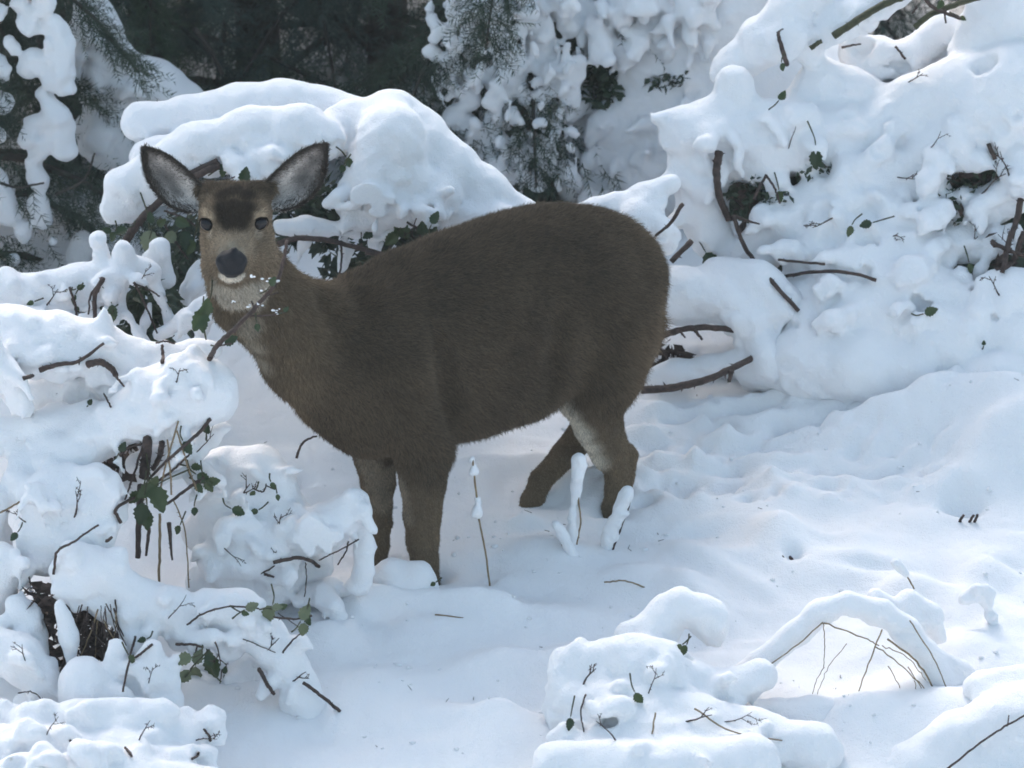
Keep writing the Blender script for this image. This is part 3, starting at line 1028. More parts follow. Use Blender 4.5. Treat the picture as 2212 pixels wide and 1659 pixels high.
def leaf_mesh(seed):
    r = random.Random(seed)
    n, mcols = 10, 3
    mb = MB()
    fold = r.uniform(.15, .5); curl = r.uniform(-.5, .3)
    v, f = [], []
    for i in range(n + 1):
        s = i / n
        w = 0.36 * math.sin(math.pi * min(s ** .8, 1)) ** .75 * (1 - .25 * s) + 0.005
        w *= 1 + (.10 if i % 2 else -.06) * (0 < i < n)
        for j in range(-mcols, mcols + 1):
            t = j / mcols
            x = w * t * (1 + (.05 if i % 2 else -.03))
            z = fold * abs(x) + curl * (s - .3) ** 2 * .6 + .03 * math.sin(9 * s + 4 * abs(t)) * abs(t)
            v.append((x, s, z))
    k = 2 * mcols + 1
    for i in range(n):
        for j in range(k - 1):
            a = i * k + j
            f.append((a, a + 1, a + k + 1, a + k))
    mb.add(v, f)
    # stalk
    tube(mb, [np.array([0, -.22, -.03]), np.array([0, -.1, 0]), np.array([0, .1, 0.0])], .018, .012, 4, 0)
    return mb.mesh('leaf')
LEAVES = {}
def leaf(parent, px, py, y, size, ang=None, pale=False, tilt=None):
    """one leaf whose middle is at the survey point; ang = heading of the tip in the picture plane, degrees"""
    k = (random.randrange(4), pale)
    if k not in LEAVES:
        me = leaf_mesh(k[0] + (10 if pale else 0))
        me.materials.append(M_PALE if pale else M_LEAF)
        LEAVES[k] = me
    ang = random.uniform(200, 340) if ang is None else ang
    a = math.radians(ang)
    d = Vector((math.cos(a), random.uniform(-.4, .4), math.sin(a))).normalized()
    nrm = Vector((random.uniform(-.5, .5), -1, random.uniform(0.0, .8) if tilt is None else tilt))
    x = d.cross(nrm).normalized()
    z = x.cross(d).normalized()
    s = size * MM * 1.25
    R = Matrix((x, d, z)).transposed().to_4x4()
    p = Vector(W(px, py, settle(px, py, y, .012))) - d * s * .5
    o = bpy.data.objects.new('leaf', LEAVES[k])
    COL.objects.link(o)
    o.parent = parent
    o.matrix_parent_inverse = Matrix.Translation(parent.location).inverted()
    o.matrix_basis = Matrix.Translation(p) @ R @ Matrix.Scale(s, 4)
    p0 = np.array(p - d * s * .1); dv_ = np.array(d)
    mb = MB()
    side = np.array([random.uniform(-.5, .5), random.uniform(.1, .5), random.uniform(-.2, .5)]) * s
    tube(mb, spline([p0, p0 - dv_ * s * .5 + side * .2, p0 - dv_ * s * random.uniform(.8, 1.4) + side], 4), .0016, .0022, 5)
    link('leaf_stalk', mb.mesh('leaf_stalk'), M_CANEG, parent)
    return o

def root_at(px, py):
    p = G(px, py)
    return (p[0], p[1], float(ground_z(np.array([p[0]]), np.array([p[1]]))[0]))

def tangle(parent, region, y0, y1, n, seed, size=1.0, name='undergrowth', mat=None, on=False):
    """dark evergreen sprigs inside the hollows of a bush: one uncountable mass"""
    r = random.Random(seed)
    mb = MB()
    x0, ya, x1, yb = region
    for _ in range(n):
        X, Y = r.uniform(x0, x1), r.uniform(ya, yb)
        dd = r.uniform(y0, y1)
        if on:
            h = SURF[-1].ray_cast(Vector(CAM), Vector(ray(X, Y)).normalized())
            if h[0] is not None:
                dd = h[0].y - r.uniform(-.01, .03)
        p = W(X, Y, dd)
        d = np.array([r.gauss(0, 1), r.gauss(0, .6), r.gauss(-.5, .7)]); d /= np.linalg.norm(d)
        u = np.cross(d, [r.gauss(0, 1), r.gauss(0, 1), r.gauss(0, 1)]); u /= np.linalg.norm(u)
        L = r.uniform(.025, .06) * size; w = L * r.uniform(.18, .32)
        nn_ = np.cross(d, u)
        mb.add([p, p + d * L * .5 + u * w + nn_ * w * .3, p + d * L, p + d * L * .5 - u * w + nn_ * w * .3], [(0, 1, 2), (0, 2, 3)])
    return link(name, mb.mesh(name, False), mat or M_UNDER, parent, kind='stuff')

# ================================================================== BEHIND THE DEER: long capped bramble
b1 = thing('bramble_bush', root_at(700, 760), 'bramble bush behind the deer\'s head and back under long rounded snow caps', 'bush', 'snow-covered brambles')
link('snow_cover', snow_mesh('snow_cover', [
    [(305, 268, 48, .25), (400, 255, 46, .25), (520, 232, 52, .25), (620, 228, 56, .25), (690, 240, 54, .25), (780, 260, 50, .2)],
    [(252, 450, 44), (268, 410, 54), (330, 378, 56), (430, 320, 54), (540, 288, 58), (640, 282, 56), (700, 300, 50)],
    [(690, 300, 45, .05), (760, 280, 60, .1), (845, 258, 64, .1), (900, 310, 78, .1), (960, 370, 75, .08), (1040, 420, 58, .08), (1130, 455, 28, .08), (1190, 460, 20, .1)],
    [(850, 300, 80), (830, 380, 90), (810, 430, 80), (860, 420, 85), (940, 420, 60)],
    [(780, 470, 38, -.02), (768, 500, 24, -.02)], [(830, 470, 30, -.02), (815, 505, 14, -.02), (806, 530, 6, -.02)],
    [(930, 450, 28, -.02), (950, 470, 10, -.02)],
    [(745, 520, 9), (741, 575, 4)], [(655, 520, 8), (640, 568, 3)],
    [(330, 340, 50, .15), (560, 300, 60, .18)],
    [(460, 340, 24, -.02), (540, 335, 26, -.02), (600, 330, 24, -.02)],
    [(600, 492, 20, -.05), (660, 490, 22, -.05), (735, 500, 20, -.05)],
    [(960, 500, 26, .0), (1010, 480, 38, 0), (1080, 480, 34, 0), (1150, 500, 30, .0)],
    [(1250, 455, 22, .1), (1330, 450, 30, .1), (1400, 430, 34, .1), (1450, 400, 30, .12)],
    [(1380, 470, 40, .05), (1420, 500, 40, .05)],
], 0.72, 0.008, 0.03, sprigs=[(760, 400, 960, 490, 26, 8, 16), (460, 330, 640, 360, 10, 8, 14), (950, 440, 1400, 520, 10, 8, 14)]), M_SNOW, b1)
tangle(b1, (610, 400, 740, 520), .74, .95, 500, 1)
tangle(b1, (355, 470, 440, 700), .70, .9, 400, 2)
tangle(b1, (700, 470, 960, 600), .8, .95, 500, 21)
for pts, r0, r1 in [([(268, 528, .62), (300, 480, .62), (340, 440, .63), (400, 385, .66), (470, 348, .68)], 10, 8),
                    ([(300, 470, .60), (320, 450, .6), (350, 425, .6)], 3, 2),
                    ([(400, 390, .66), (440, 372, .62), (475, 357, .62)], 8, 9),
                    ([(600, 528, .60), (640, 515, .60), (700, 518, .60), (770, 535, .61), (860, 556, .62)], 7, 5),
                    ([(790, 545, .58), (830, 552, .58), (870, 570, .58)], 6, 5),
                    ([(736, 520, .6), (738, 560, .6), (733, 600, .6)], 3, 2),
                    ([(345, 470, .58), (375, 515, .57), (405, 560, .57)], 3, 2),
                    ([(355, 455, .58), (395, 470, .57), (425, 490, .57)], 2.5, 2),
                    ([(880, 480, .6), (905, 500, .6), (910, 540, .6)], 3, 2),
                    ([(1475, 440, .6), (1450, 480, .6), (1415, 510, .6)], 5, 3),
                    ([(1495, 520, .58), (1450, 565, .58)], 7, 6)]:
    cane(b1, pts, r0, r1)
for a in [(322, 525, .55, 46, 270, True), (365, 515, .56, 32, 220, True), (395, 481, .55, 30, 340), (400, 520, .55, 36, 270), (412, 535, .55, 32, 250),
          (260, 500, .58, 26, 200), (245, 512, .58, 22, 250), (230, 498, .58, 18, 160), (530, 378, .64, 32, 80), (482, 372, .64, 20, 260), (480, 360, .64, 16, 30),
          (755, 352, .62, 22, 300), (740, 365, .62, 18, 250), (870, 497, .58, 42, 300), (912, 492, .58, 32, 90), (940, 470, .58, 26, 60), (845, 515, .58, 34, 230),
          (795, 508, .58, 24, 210), (935, 500, .58, 24, 250), (325, 470, .57, 22, 100), (350, 480, .57, 22, 40)]:
    leaf(b1, *a)

b2 = thing('bramble_bush', root_at(200, 800), 'low bramble bush on the left edge beside the deer\'s face with hanging snow fingers', 'bush', 'snow-covered brambles')
link('snow_cover', snow_mesh('snow_cover', [
    [(-120, 640, 55), (0, 640, 48), (90, 632, 46), (170, 612, 44), (215, 590, 34)],
    [(212, 520, 26), (215, 560, 26), (208, 600, 24)],
    [(262, 540, 24, -.03), (262, 590, 27, -.03), (258, 640, 24, -.03), (262, 652, 12, -.03)],
    [(285, 575, 26, 0), (320, 590, 28, .0), (345, 640, 22, .0), (375, 700, 22, .0)],
    [(345, 535, 26, .08), (350, 600, 28, .1), (330, 560, 28, .1)],
    [(180, 660, 36, .05), (100, 690, 40, .05), (0, 690, 40, .05)],
    [(345, 725, 20, -.05), (400, 692, 24, -.05), (450, 655, 20, -.05), (490, 660, 22, -.02)],
    [(430, 620, 30, .2), (440, 580, 24, .2)],
], 0.42, 0.008, 0.022, sprigs=[(0, 580, 460, 720, 36, 7, 15)]), M_SNOW, b2)
tangle(b2, (270, 620, 360, 730), .42, .6, 420, 3)
tangle(b2, (150, 640, 200, 690), .40, .5, 60, 4)
for pts, r0, r1 in [([(222, 600, .36), (205, 640, .36), (205, 690, .36)], 6, 5), ([(215, 612, .35), (195, 640, .35), (192, 680, .35)], 3, 2),
                    ([(290, 610, .36), (310, 650, .36), (340, 720, .36)], 3, 2), ([(150, 620, .35), (162, 660, .35), (166, 690, .35)], 3, 3),
                    ([(345, 640, .36), (320, 625, .36), (290, 612, .36)], 2, 2)]:
    cane(b2, pts, r0, r1)
for a in [(245, 675, .33, 28, 280), (240, 690, .33, 20, 260), (160, 645, .34, 16, 250), (166, 668, .34, 14, 300), (175, 620, .34, 16, 20), (65, 655, .34, 14, 200)]:
    leaf(b2, *a)

# ================================================================== RIGHT: big mound
b3 = thing('bramble_bush', root_at(1850, 830), 'big bramble mound on the right buried under thick lumpy snow', 'bush', 'snow-covered brambles')
link('snow_cover', snow_mesh('snow_cover', [
    # left shoulder
    [(1488, 285, 62, -.02), (1560, 280, 78, 0), (1650, 290, 80, 0), (1720, 300, 75, 0)],
    [(1586, 178, 44, 0), (1586, 215, 52, 0)],
    [(1505, 350, 60, 0), (1520, 430, 55, 0), (1530, 500, 44, -.02), (1560, 545, 34, -.03)],
    [(1600, 330, 66, .0), (1640, 350, 60, -.02)],
    # upper left blade
    [(1575, 150, 44, .1), (1640, 90, 58, .1), (1700, 40, 62, .1), (1760, -30, 70, .12)],
    [(1690, 90, 50, .05), (1720, 75, 40, .05)],
    # top bar under which the green cane shows
    [(1745, 110, 30, .08), (1790, 60, 40, .08), (1860, 20, 42, .08), (1930, -30, 45, .08)],
    # centre saddles
    [(1735, 230, 50, .08), (1780, 175, 52, .1), (1830, 195, 58, .1), (1890, 235, 60, .1)],
    [(1720, 290, 70, .03), (1800, 300, 82, .05), (1880, 300, 85, .05), (1960, 260, 85, .05)],
    [(1890, 120, 50, .2), (1850, 110, 40, .2), (1960, 130, 45, .2), (2040, 60, 40, .25)],
    [(1990, 230, 80, .05), (2080, 210, 100, .03), (2180, 200, 110, 0), (2300, 200, 130, 0)],
    [(2120, 110, 80, .12), (2190, 20, 95, .12), (2300, -40, 120, .12)],
    # lower lumps
    [(1830, 360, 62, -.02), (1890, 400, 66, -.04), (1900, 440, 62, -.05)],
    [(2000, 330, 66, -.03), (2060, 300, 70, -.03), (2130, 300, 70, -.03)],
    [(1960, 360, 50, -.04), (2010, 400, 44, -.05)],
    [(1780, 420, 50, -.06), (1700, 470, 55, -.06), (1660, 520, 50, -.05), (1610, 560, 42, -.05)],
    [(1840, 470, 60, -.09), (1800, 540, 80, -.13), (1740, 560, 60, -.12)],
    [(1950, 500, 60, -.1), (1880, 560, 80, -.18), (1990, 560, 80, -.18)],
    [(2070, 480, 44, -.1), (2140, 445, 46, -.1), (2230, 400, 50, -.1)],
    [(2030, 540, 60, -.16), (2100, 520, 40, -.14)],
    [(2110, 545, 38, -.16), (2150, 525, 36, -.16), (2190, 505, 30, -.16)],
    [(2170, 340, 46, -.06), (2200, 300, 50, -.06), (2240, 350, 50, -.06)],
    # drift at its foot
    [(1690, 640, 55, -.16), (1760, 660, 70, -.2), (1860, 690, 90, -.26), (1980, 720, 100, -.3), (2080, 760, 100, -.33)],
    [(1640, 780, 55, -.26), (1740, 780, 80, -.32), (1860, 790, 80, -.36), (1980, 800, 70, -.38)],
    [(1850, 600, 90, -.2), (1980, 640, 90, -.24)],
    [(1780, 610, 40, -.16), (1840, 565, 36, -.18), (1880, 560, 34, -.18)],
    [(1930, 600, 46, -.2), (1990, 600, 50, -.22), (2040, 640, 60, -.26)],
    # right edge heap
    [(2120, 660, 50, -.3), (2170, 640, 60, -.3), (2260, 650, 80, -.3)],
    [(2110, 740, 55, -.34), (2180, 740, 80, -.34), (2280, 740, 90, -.34)],
    [(2080, 850, 70, -.42), (2160, 850, 90, -.45), (2260, 880, 110, -.45)],
    # back filling so the mound is whole from the side
    [(1750, 250, 70, .24), (1950, 200, 90, .28), (2200, 150, 110, .3)],
    [(2200, 760, 120, -.1)],
    [(1900, 890, 40, -.38), (2050, 925, 50, -.46), (2200, 950, 62, -.52), (2330, 975, 80, -.56)],
    [(1640, 838, 36, -.21), (1740, 852, 42, -.24), (1860, 862, 44, -.27), (1980, 862, 50, -.3), (2080, 885, 60, -.36)],
], 1.10, 0.0085, 0.024, sprigs=[(1440, 230, 2212, 480, 70, 10, 26), (1640, 430, 2212, 700, 50, 10, 22)],
    carve=[(1762, 345, 24, 1.5, 4, 14), (1690, 440, 24, 1.3, -10), (1655, 395, 16, .4), (2080, 395, 28, 1.5, -10, 10), (2045, 445, 24, 1.4, 0, 14), (2148, 352, 15, 1.0), (1685, 205, 22, .8),
           (1855, 100, 24, .4), (2000, 655, 24, .3), (1870, 520, 20, .6), (1610, 430, 36, .2, 20), (1872, 585, 20, .4), (1825, 598, 20, .4), (2050, 560, 16, .4), (1720, 705, 18, .2),
           (1832, 245, 24, -.3, 14), (1790, 370, 18, .1), (1900, 332, 20, -.1, 16), (1790, 500, 22, -.2, 10, 16), (1985, 455, 20, .1), (1560, 330, 20, -.2), (1940, 150, 22, 0, 18), (2120, 130, 24, -.3, 20),
           (2190, 250, 26, -.2), (1720, 370, 20, -.2), (1640, 300, 24, -.5, 20), (1880, 440, 18, 0), (1960, 480, 18, .1, 10), (2100, 620, 18, .1, 0, 14), (2150, 690, 18, 0, 10), (1770, 460, 18, 0, 12)]), M_SNOW, b3)
keep = SURF[:]
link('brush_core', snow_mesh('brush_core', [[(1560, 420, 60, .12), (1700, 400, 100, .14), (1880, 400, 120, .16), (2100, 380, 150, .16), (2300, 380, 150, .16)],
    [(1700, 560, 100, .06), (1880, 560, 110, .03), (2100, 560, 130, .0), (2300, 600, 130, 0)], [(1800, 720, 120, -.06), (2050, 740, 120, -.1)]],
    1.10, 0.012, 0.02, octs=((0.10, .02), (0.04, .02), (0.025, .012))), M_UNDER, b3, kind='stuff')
SURF[:] = keep
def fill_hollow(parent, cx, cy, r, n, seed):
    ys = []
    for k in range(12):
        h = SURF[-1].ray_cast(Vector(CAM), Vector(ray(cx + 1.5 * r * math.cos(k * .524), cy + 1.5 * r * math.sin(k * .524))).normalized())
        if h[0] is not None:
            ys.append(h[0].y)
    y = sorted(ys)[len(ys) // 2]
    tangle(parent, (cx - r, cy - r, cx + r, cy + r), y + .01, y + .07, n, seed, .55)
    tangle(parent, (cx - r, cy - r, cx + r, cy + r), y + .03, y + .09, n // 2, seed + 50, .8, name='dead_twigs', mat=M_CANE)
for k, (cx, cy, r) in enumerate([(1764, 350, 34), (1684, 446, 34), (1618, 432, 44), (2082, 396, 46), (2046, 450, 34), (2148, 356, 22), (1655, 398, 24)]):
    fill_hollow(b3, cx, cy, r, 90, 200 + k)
tangle(b3, (2150, 500, 2260, 600), .82, .98, 40, 9, .8, mat=M_CANE, on=True)
for pts, r0, r1, mat in [
        ([(1553, 328, .94), (1548, 370, .93), (1553, 420, .92), (1575, 475, .91)], 10, 8, None),
        ([(1583, 465, .90), (1610, 535, .88), (1660, 600, .86), (1725, 672, .82)], 5, 5, None),
        ([(1583, 466, .90), (1610, 475, .90), (1640, 485, .90)], 4, 2, None),
        ([(1655, 378, .94), (1640, 405, .94), (1628, 430, .94)], 3.5, 3, None),
        ([(1655, 378, .94), (1675, 410, .95), (1685, 440, .96)], 3, 2, None),
        ([(1800, 78, 1.06), (1850, 45, 1.06), (1905, 12, 1.06), (1960, -10, 1.06)], 9, 8, M_CANEG),
        ([(1750, 105, 1.06), (1775, 88, 1.06)], 6, 5, M_CANEG),
        ([(1680, 68, 1.02), (1686, 95, 1.02), (1700, 140, 1.02)], 4, 6, None),
        ([(1680, 70, 1.02), (1692, 62, 1.02)], 2.5, 1.5, None),
        ([(1975, 60, 1.1), (2010, 32, 1.1), (2070, 8, 1.1), (2130, -10, 1.1)], 7, 6, M_CANEG),
        ([(1990, -10, 1.08), (2020, 18, 1.08), (2075, 40, 1.08)], 5, 4, None),
        ([(2040, 20, 1.08), (2043, 50, 1.08)], 3, 2, None), ([(1980, 15, 1.08), (1970, 30, 1.08)], 3, 2, None),
        ([(1818, 102, 1.12), (1860, 95, 1.12)], 3, 2, None), ([(1935, 100, 1.12), (1955, 128, 1.1)], 3, 3, None),
        ([(1680, 561, .84), (1730, 566, .84), (1782, 571, .85)], 3, 3, None),
        ([(1690, 598, .80), (1750, 588, .79), (1830, 588, .79), (1893, 605, .81)], 4, 4, None),
        ([(1565, 635, .80), (1575, 680, .80), (1600, 712, .80)], 9, 8, None),
        ([(1395, 740, .82), (1440, 722, .80), (1500, 708, .79), (1580, 712, .78), (1640, 735, .76), (1656, 755, .76)], 8, 6, None),
        ([(1385, 842, .62), (1450, 838, .62), (1540, 815, .62), (1630, 770, .66)], 10, 7, None),
        ([(1580, 800, .62), (1575, 826, .62)], 6, 4, None),
        ([(1500, 712, .77), (1518, 735, .76)], 4, 3, None), ([(1470, 716, .77), (1480, 730, .76)], 3, 2, None),
        ([(2143, 523, .86), (2190, 545, .86), (2240, 560, .86)], 5, 5, None),
        ([(2205, 430, .9), (2195, 480, .9), (2180, 520, .88), (2165, 590, .86)], 8, 6, None),
        ([(2212, 500, .88), (2190, 560, .86), (2170, 580, .86)], 7, 6, None),
        ([(2135, 310, 1.0), (2150, 345, 1.0)], 6, 5, None)]:
    cane(b3, pts, r0, r1, mat)
for a in [(1537, 567, .84, 42, 300), (1762, 345, .98, 36, 270), (2012, 672, .74, 26, 20), (1870, 485, .88, 24, 200), (1835, 500, .88, 22, 250), (2095, 580, .84, 20, 280),
          (1690, 205, 1.0, 22, 60), (2030, 10, 1.06, 22, 250), (2080, 40, 1.06, 14, 330), (1690, 145, 1.0, 18, 280), (1685, 425, .98, 22, 280), (2125, 740, .6, 12, 90)]:
    leaf(b3, *a)

b4 = thing('snow_shelf', root_at(1500, 840), 'snow-topped bramble arch with spiny bent branches right behind the deer\'s rump', 'bush', 'snow-covered brambles')
link('snow_cover', snow_mesh('snow_cover', [
    [(1400, 640, 55, .0), (1480, 635, 55, 0), (1560, 650, 50, -.02), (1620, 690, 44, -.04), (1650, 730, 34, -.06)],
    [(1560, 600, 50, .05), (1640, 620, 50, .0), (1690, 660, 50, -.02)],
    [(1440, 780, 50, .14), (1520, 790, 50, .14), (1600, 780, 44, .12)],
    [(1400, 815, 20, -.05), (1460, 805, 22, -.05), (1530, 790, 18, -.05), (1600, 770, 16, -.06)],
    [(1650, 760, 30, -.1), (1680, 790, 40, -.1)],
], 0.86, 0.008, 0.03), M_SNOW, b4)
tangle(b4, (1390, 730, 1460, 800), .86, .95, 60, 10, mat=M_CANE)

# ================================================================== FAR BACKGROUND
def spray_template(seed, needles=18, nl=.30, wid=.018, flat=.35):
    """one needled twig of unit length: triangles (m, 3, 3)"""
    r = np.random.default_rng(seed)
    T = []
    for k in range(needles):
        u = (k + r.random()) / needles
        ph = r.uniform(0, 2 * math.pi)
        side = np.array([math.cos(ph), 0, math.sin(ph) * flat]); side /= np.linalg.norm(side)
        e = side * .8 + np.array([0, .65, -.1]); e = e / np.linalg.norm(e) * nl * (1.15 - .6 * u) * r.uniform(.7, 1.2)
        c = np.array([0, u, -.12 * u * u])
        w = np.array([0, 1, 0]) * wid
        T.append([c - w, c + w, c + e])
    w = np.array([wid * .7, 0, 0])
    T.append([-w, w, np.array([0, 1.05, -.12])])
    return np.array(T)

def conifer_parts(base, height, radius, n, seed, droop, blade, nlimb=34):
    """returns trunk mesh, limb mesh and crown triangles of one conifer"""
    r = random.Random(seed); g = np.random.default_rng(seed)
    mt, ml = MB(), MB()
    trunk = [base + np.array([r.gauss(0, .012) * i, r.gauss(0, .012) * i, height * i / 8]) for i in range(9)]
    tube(mt, trunk, radius * .085, radius * .015, 8)
    Q, Dn = [], []
    for i in range(nlimb):
        s = (i + r.random()) / nlimb
        a = i * 2.399 + r.uniform(-.4, .4)
        L = radius * (1 - s) ** .75 * r.uniform(.7, 1.2) + .08
        p0 = base + np.array([0, 0, height * s])
        dr = np.array([math.cos(a), math.sin(a), 0]); sdv = np.array([-math.sin(a), math.cos(a), 0])
        dp = droop * r.uniform(.6, 1.3)
        tube(ml, [p0 + dr * L * u + np.array([0, 0, .10 * L * u - dp * L * u * u]) for u in (0, .25, .5, .75, 1)], .012 * (1.3 - s), .003, 5)
        m = max(8, int(n / nlimb * (L / radius + .25)))
        u = g.uniform(.08, 1, m) ** .75
        off = g.normal(0, .16, m) * L * (1.1 - u) + g.normal(0, .02, m)      # side twigs fan out flat from the limb
        q = p0 + dr * (L * u)[:, None] + sdv * off[:, None]
        q[:, 2] += .10 * L * u - dp * L * u * u - np.abs(off) * .25 + g.normal(0, .015, m)
        d = dr * g.uniform(.3, 1, m)[:, None] + sdv * (np.sign(off) * g.uniform(0, 1.1, m))[:, None] + g.normal(0, .25, (m, 3))
        d[:, 2] -= g.uniform(.1, 1.0, m) * (droop + .3)
        Q.append(q); Dn.append(d / np.linalg.norm(d, axis=1)[:, None])
    Q = np.concatenate(Q); Dn = np.concatenate(Dn); m = len(Q)
    x = np.cross(Dn, np.array([0, 0, 1.0]) + g.normal(0, .35, (m, 3))); x /= np.linalg.norm(x, axis=1)[:, None]
    z = np.cross(x, Dn)
    sc = blade * g.uniform(.6, 1.4, m)
    out = np.empty((m, 19, 3, 3), np.float32)
    for k in range(3):
        T = spray_template(seed * 3 + k)
        j = np.arange(k, m, 3)
        out[j] = Q[j, None, None] + sc[j, None, None, None] * (T[None, ..., 0:1] * x[j, None, None] + T[None, ..., 1:2] * Dn[j, None, None] + T[None, ..., 2:3] * z[j, None, None])
    return mt, ml, out.reshape(-1, 3)

def crown_mesh(v):
    return quads_mesh('crown', v, np.arange(len(v)).reshape(-1, 3), False)

def cone_tree(name, label, px, py, y, height, radius, n, mat, seed, group, droop=.6, blade=.09):
    """conifer: tapered trunk, whorled limbs, needled twigs fanned along every limb"""
    b = W(px, py, y)
    z0 = float(base_z(y))
    t = thing(name, (b[0], y, z0), label, 'tree', group)
    mt, ml, v = conifer_parts(np.array([b[0], y, z0 - .05]), height, radius, n, seed, droop, blade)
    link('trunk', mt.mesh('trunk'), M_BARK, t)
    link('limbs', ml.mesh('limbs'), M_BARK, t, kind='stuff')
    link('crown', crown_mesh(v), mat, t, kind='stuff')
    return t

GR = 'conifers behind the brambles'
t_left = cone_tree('conifer_tree', 'snow-clumped conifer at the left edge of the picture behind the brambles', -60, 400, 1.75, 2.3, .62, 9000, M_NEEDLE, 31, GR, droop=.7)
link('snow_load', snow_mesh('snow_load', [
    [(45, 10, 30), (70, 50, 34)], [(85, -20, 34), (95, 20, 34)], [(110, 55, 32), (130, 105, 38), (125, 165, 38), (140, 185, 30)], [(75, 130, 34), (60, 150, 26)],
    [(95, 205, 24), (120, 250, 38), (125, 300, 34), (140, 325, 28)], [(75, 265, 28), (62, 300, 26)], [(95, 300, 26), (90, 330, 22)],
    [(72, 350, 16), (82, 385, 24), (86, 405, 16)], [(10, 420, 30), (18, 465, 32)], [(85, 440, 26), (92, 475, 24)], [(48, 500, 26), (52, 520, 16)],
    [(-10, 140, 30), (5, 150, 22)], [(0, 220, 24)], [(-8, 290, 20)], [(-20, 380, 34), (0, 390, 24)], [(20, 90, 20), (30, 100, 16)],
    [(0, 30, 26)], [(-60, 60, 50), (-60, 200, 50), (-70, 330, 50), (-60, 450, 50)], [(30, 560, 16)], [(115, 522, 12)], [(165, 570, 30, .15), (180, 520, 24, .15)]],
    1.55, 0.008, 0.012, octs=((0.06, .014), (0.025, .008), (0.012, .003))), M_SNOW, t_left)
for pts in [[(0, 395, 1.5), (40, 405, 1.48), (95, 395, 1.46)], [(120, 420, 1.5), (180, 390, 1.5), (205, 330, 1.5)]]:
    cane(t_left, pts, 4, 2.5, M_BARK, 0, name='twig')

cone_tree('conifer_tree', 'shaded conifer showing dark between the left edge conifer and the smooth snowy shrub', 130, 300, 2.6, 2.5, .7, 8000, M_NEEDLE_D, 33, GR, droop=.8)
t_g = cone_tree('conifer_tree', 'green needled conifer behind the brambles, right of the snowy mound on the left', 330, 200, 2.9, 2.4, .72, 9000, M_NEEDLE_G, 32, GR, droop=.5)
cane(t_g, [(420, 60, 2.3), (455, 110, 2.3), (480, 160, 2.3)], 6, 5, M_BARK, 0, name='branch')
mound = thing('snow_covered_shrub', (*W(280, 330, 2.05)[:2], float(base_z(2.05))), 'smooth snow-covered shrub between the left conifer and the capped bramble', 'shrub', 'snow-covered shrubs')
link('snow_cover', snow_mesh('snow_cover', [
    [(195, 10, 44), (215, 60, 46), (235, 110, 46), (270, 160, 60), (330, 190, 70), (400, 250, 70), (470, 300, 60)],
    [(170, 60, 28), (195, 95, 26)], [(205, 150, 46), (230, 230, 60), (250, 310, 70), (320, 330, 90)], [(215, 205, 30)], [(240, 180, 22, -.05)],
    [(180, 270, 24), (190, 300, 24)], [(340, 320, 90, .2)]],
    2.05, 0.01, 0.03, octs=((0.08, .012), (0.03, .005)), puff=.9, sprigs=[(150, 20, 300, 330, 30, 8, 18)]), M_SNOW, mound)

# dark conifers in the gap, and the wood behind them
cone_tree('conifer_tree', 'dark drooping conifer filling the gap straight above the deer\'s right ear', 560, 100, 3.3, 2.9, .85, 5500, M_NEEDLE_D, 50, GR, droop=.9, blade=.11)
cone_tree('conifer_tree', 'dark conifer in deep shade above the middle of the capped bramble', 830, 100, 3.0, 2.7, .80, 5500, M_NEEDLE_D, 51, GR, droop=.9, blade=.11)
wv, wl_m = [], MB()
for i, (px, y, hgt, rad, n) in enumerate([(980, 3.9, 3.2, .95, 2600), (200, 4.2, 3.4, 1.0, 2600), (-200, 3.6, 3.0, .9, 2200), (1350, 4.6, 2.2, 1.0, 2400), (1750, 4.2, 2.0, 1.0, 2400),
                                          (2150, 4.6, 2.2, 1.0, 2400), (-600, 4.8, 3.4, 1.0, 1800), (2600, 4.0, 3.2, 1.0, 1800), (680, 4.6, 3.6, 1.1, 3000), (420, 5.0, 3.6, 1.1, 2600), (1000, 5.2, 3.7, 1.1, 2400),
                                          (-1000, 3.4, 3.0, 1.0, 1800), (-1500, 4.4, 3.2, 1.1, 1800), (-2000, 3.6, 3.0, 1.0, 1800), (3100, 3.8, 2.4, 1.0, 1800), (3600, 4.6, 2.6, 1.0, 1800)]):
    b = W(px, 100, y)
    mt, ml, v = conifer_parts(np.array([b[0], y, float(base_z(y)) - .05]), hgt, rad, n, 60 + i, .9, .15)
    wv.append(v); wl_m.add(mt.v, mt.f); wl_m.add(ml.v, ml.f)
wood = thing('dark_wood', (0, 4.5, float(base_z(4.5))), 'far dark conifer wood in shade behind everything, reading as one mass', 'wood')
wood['kind'] = 'stuff'
link('crown', crown_mesh(np.concatenate(wv)), M_NEEDLE_D, wood, kind='stuff')
link('trunks', wl_m.mesh('trunks'), M_BARK, wood, kind='stuff')

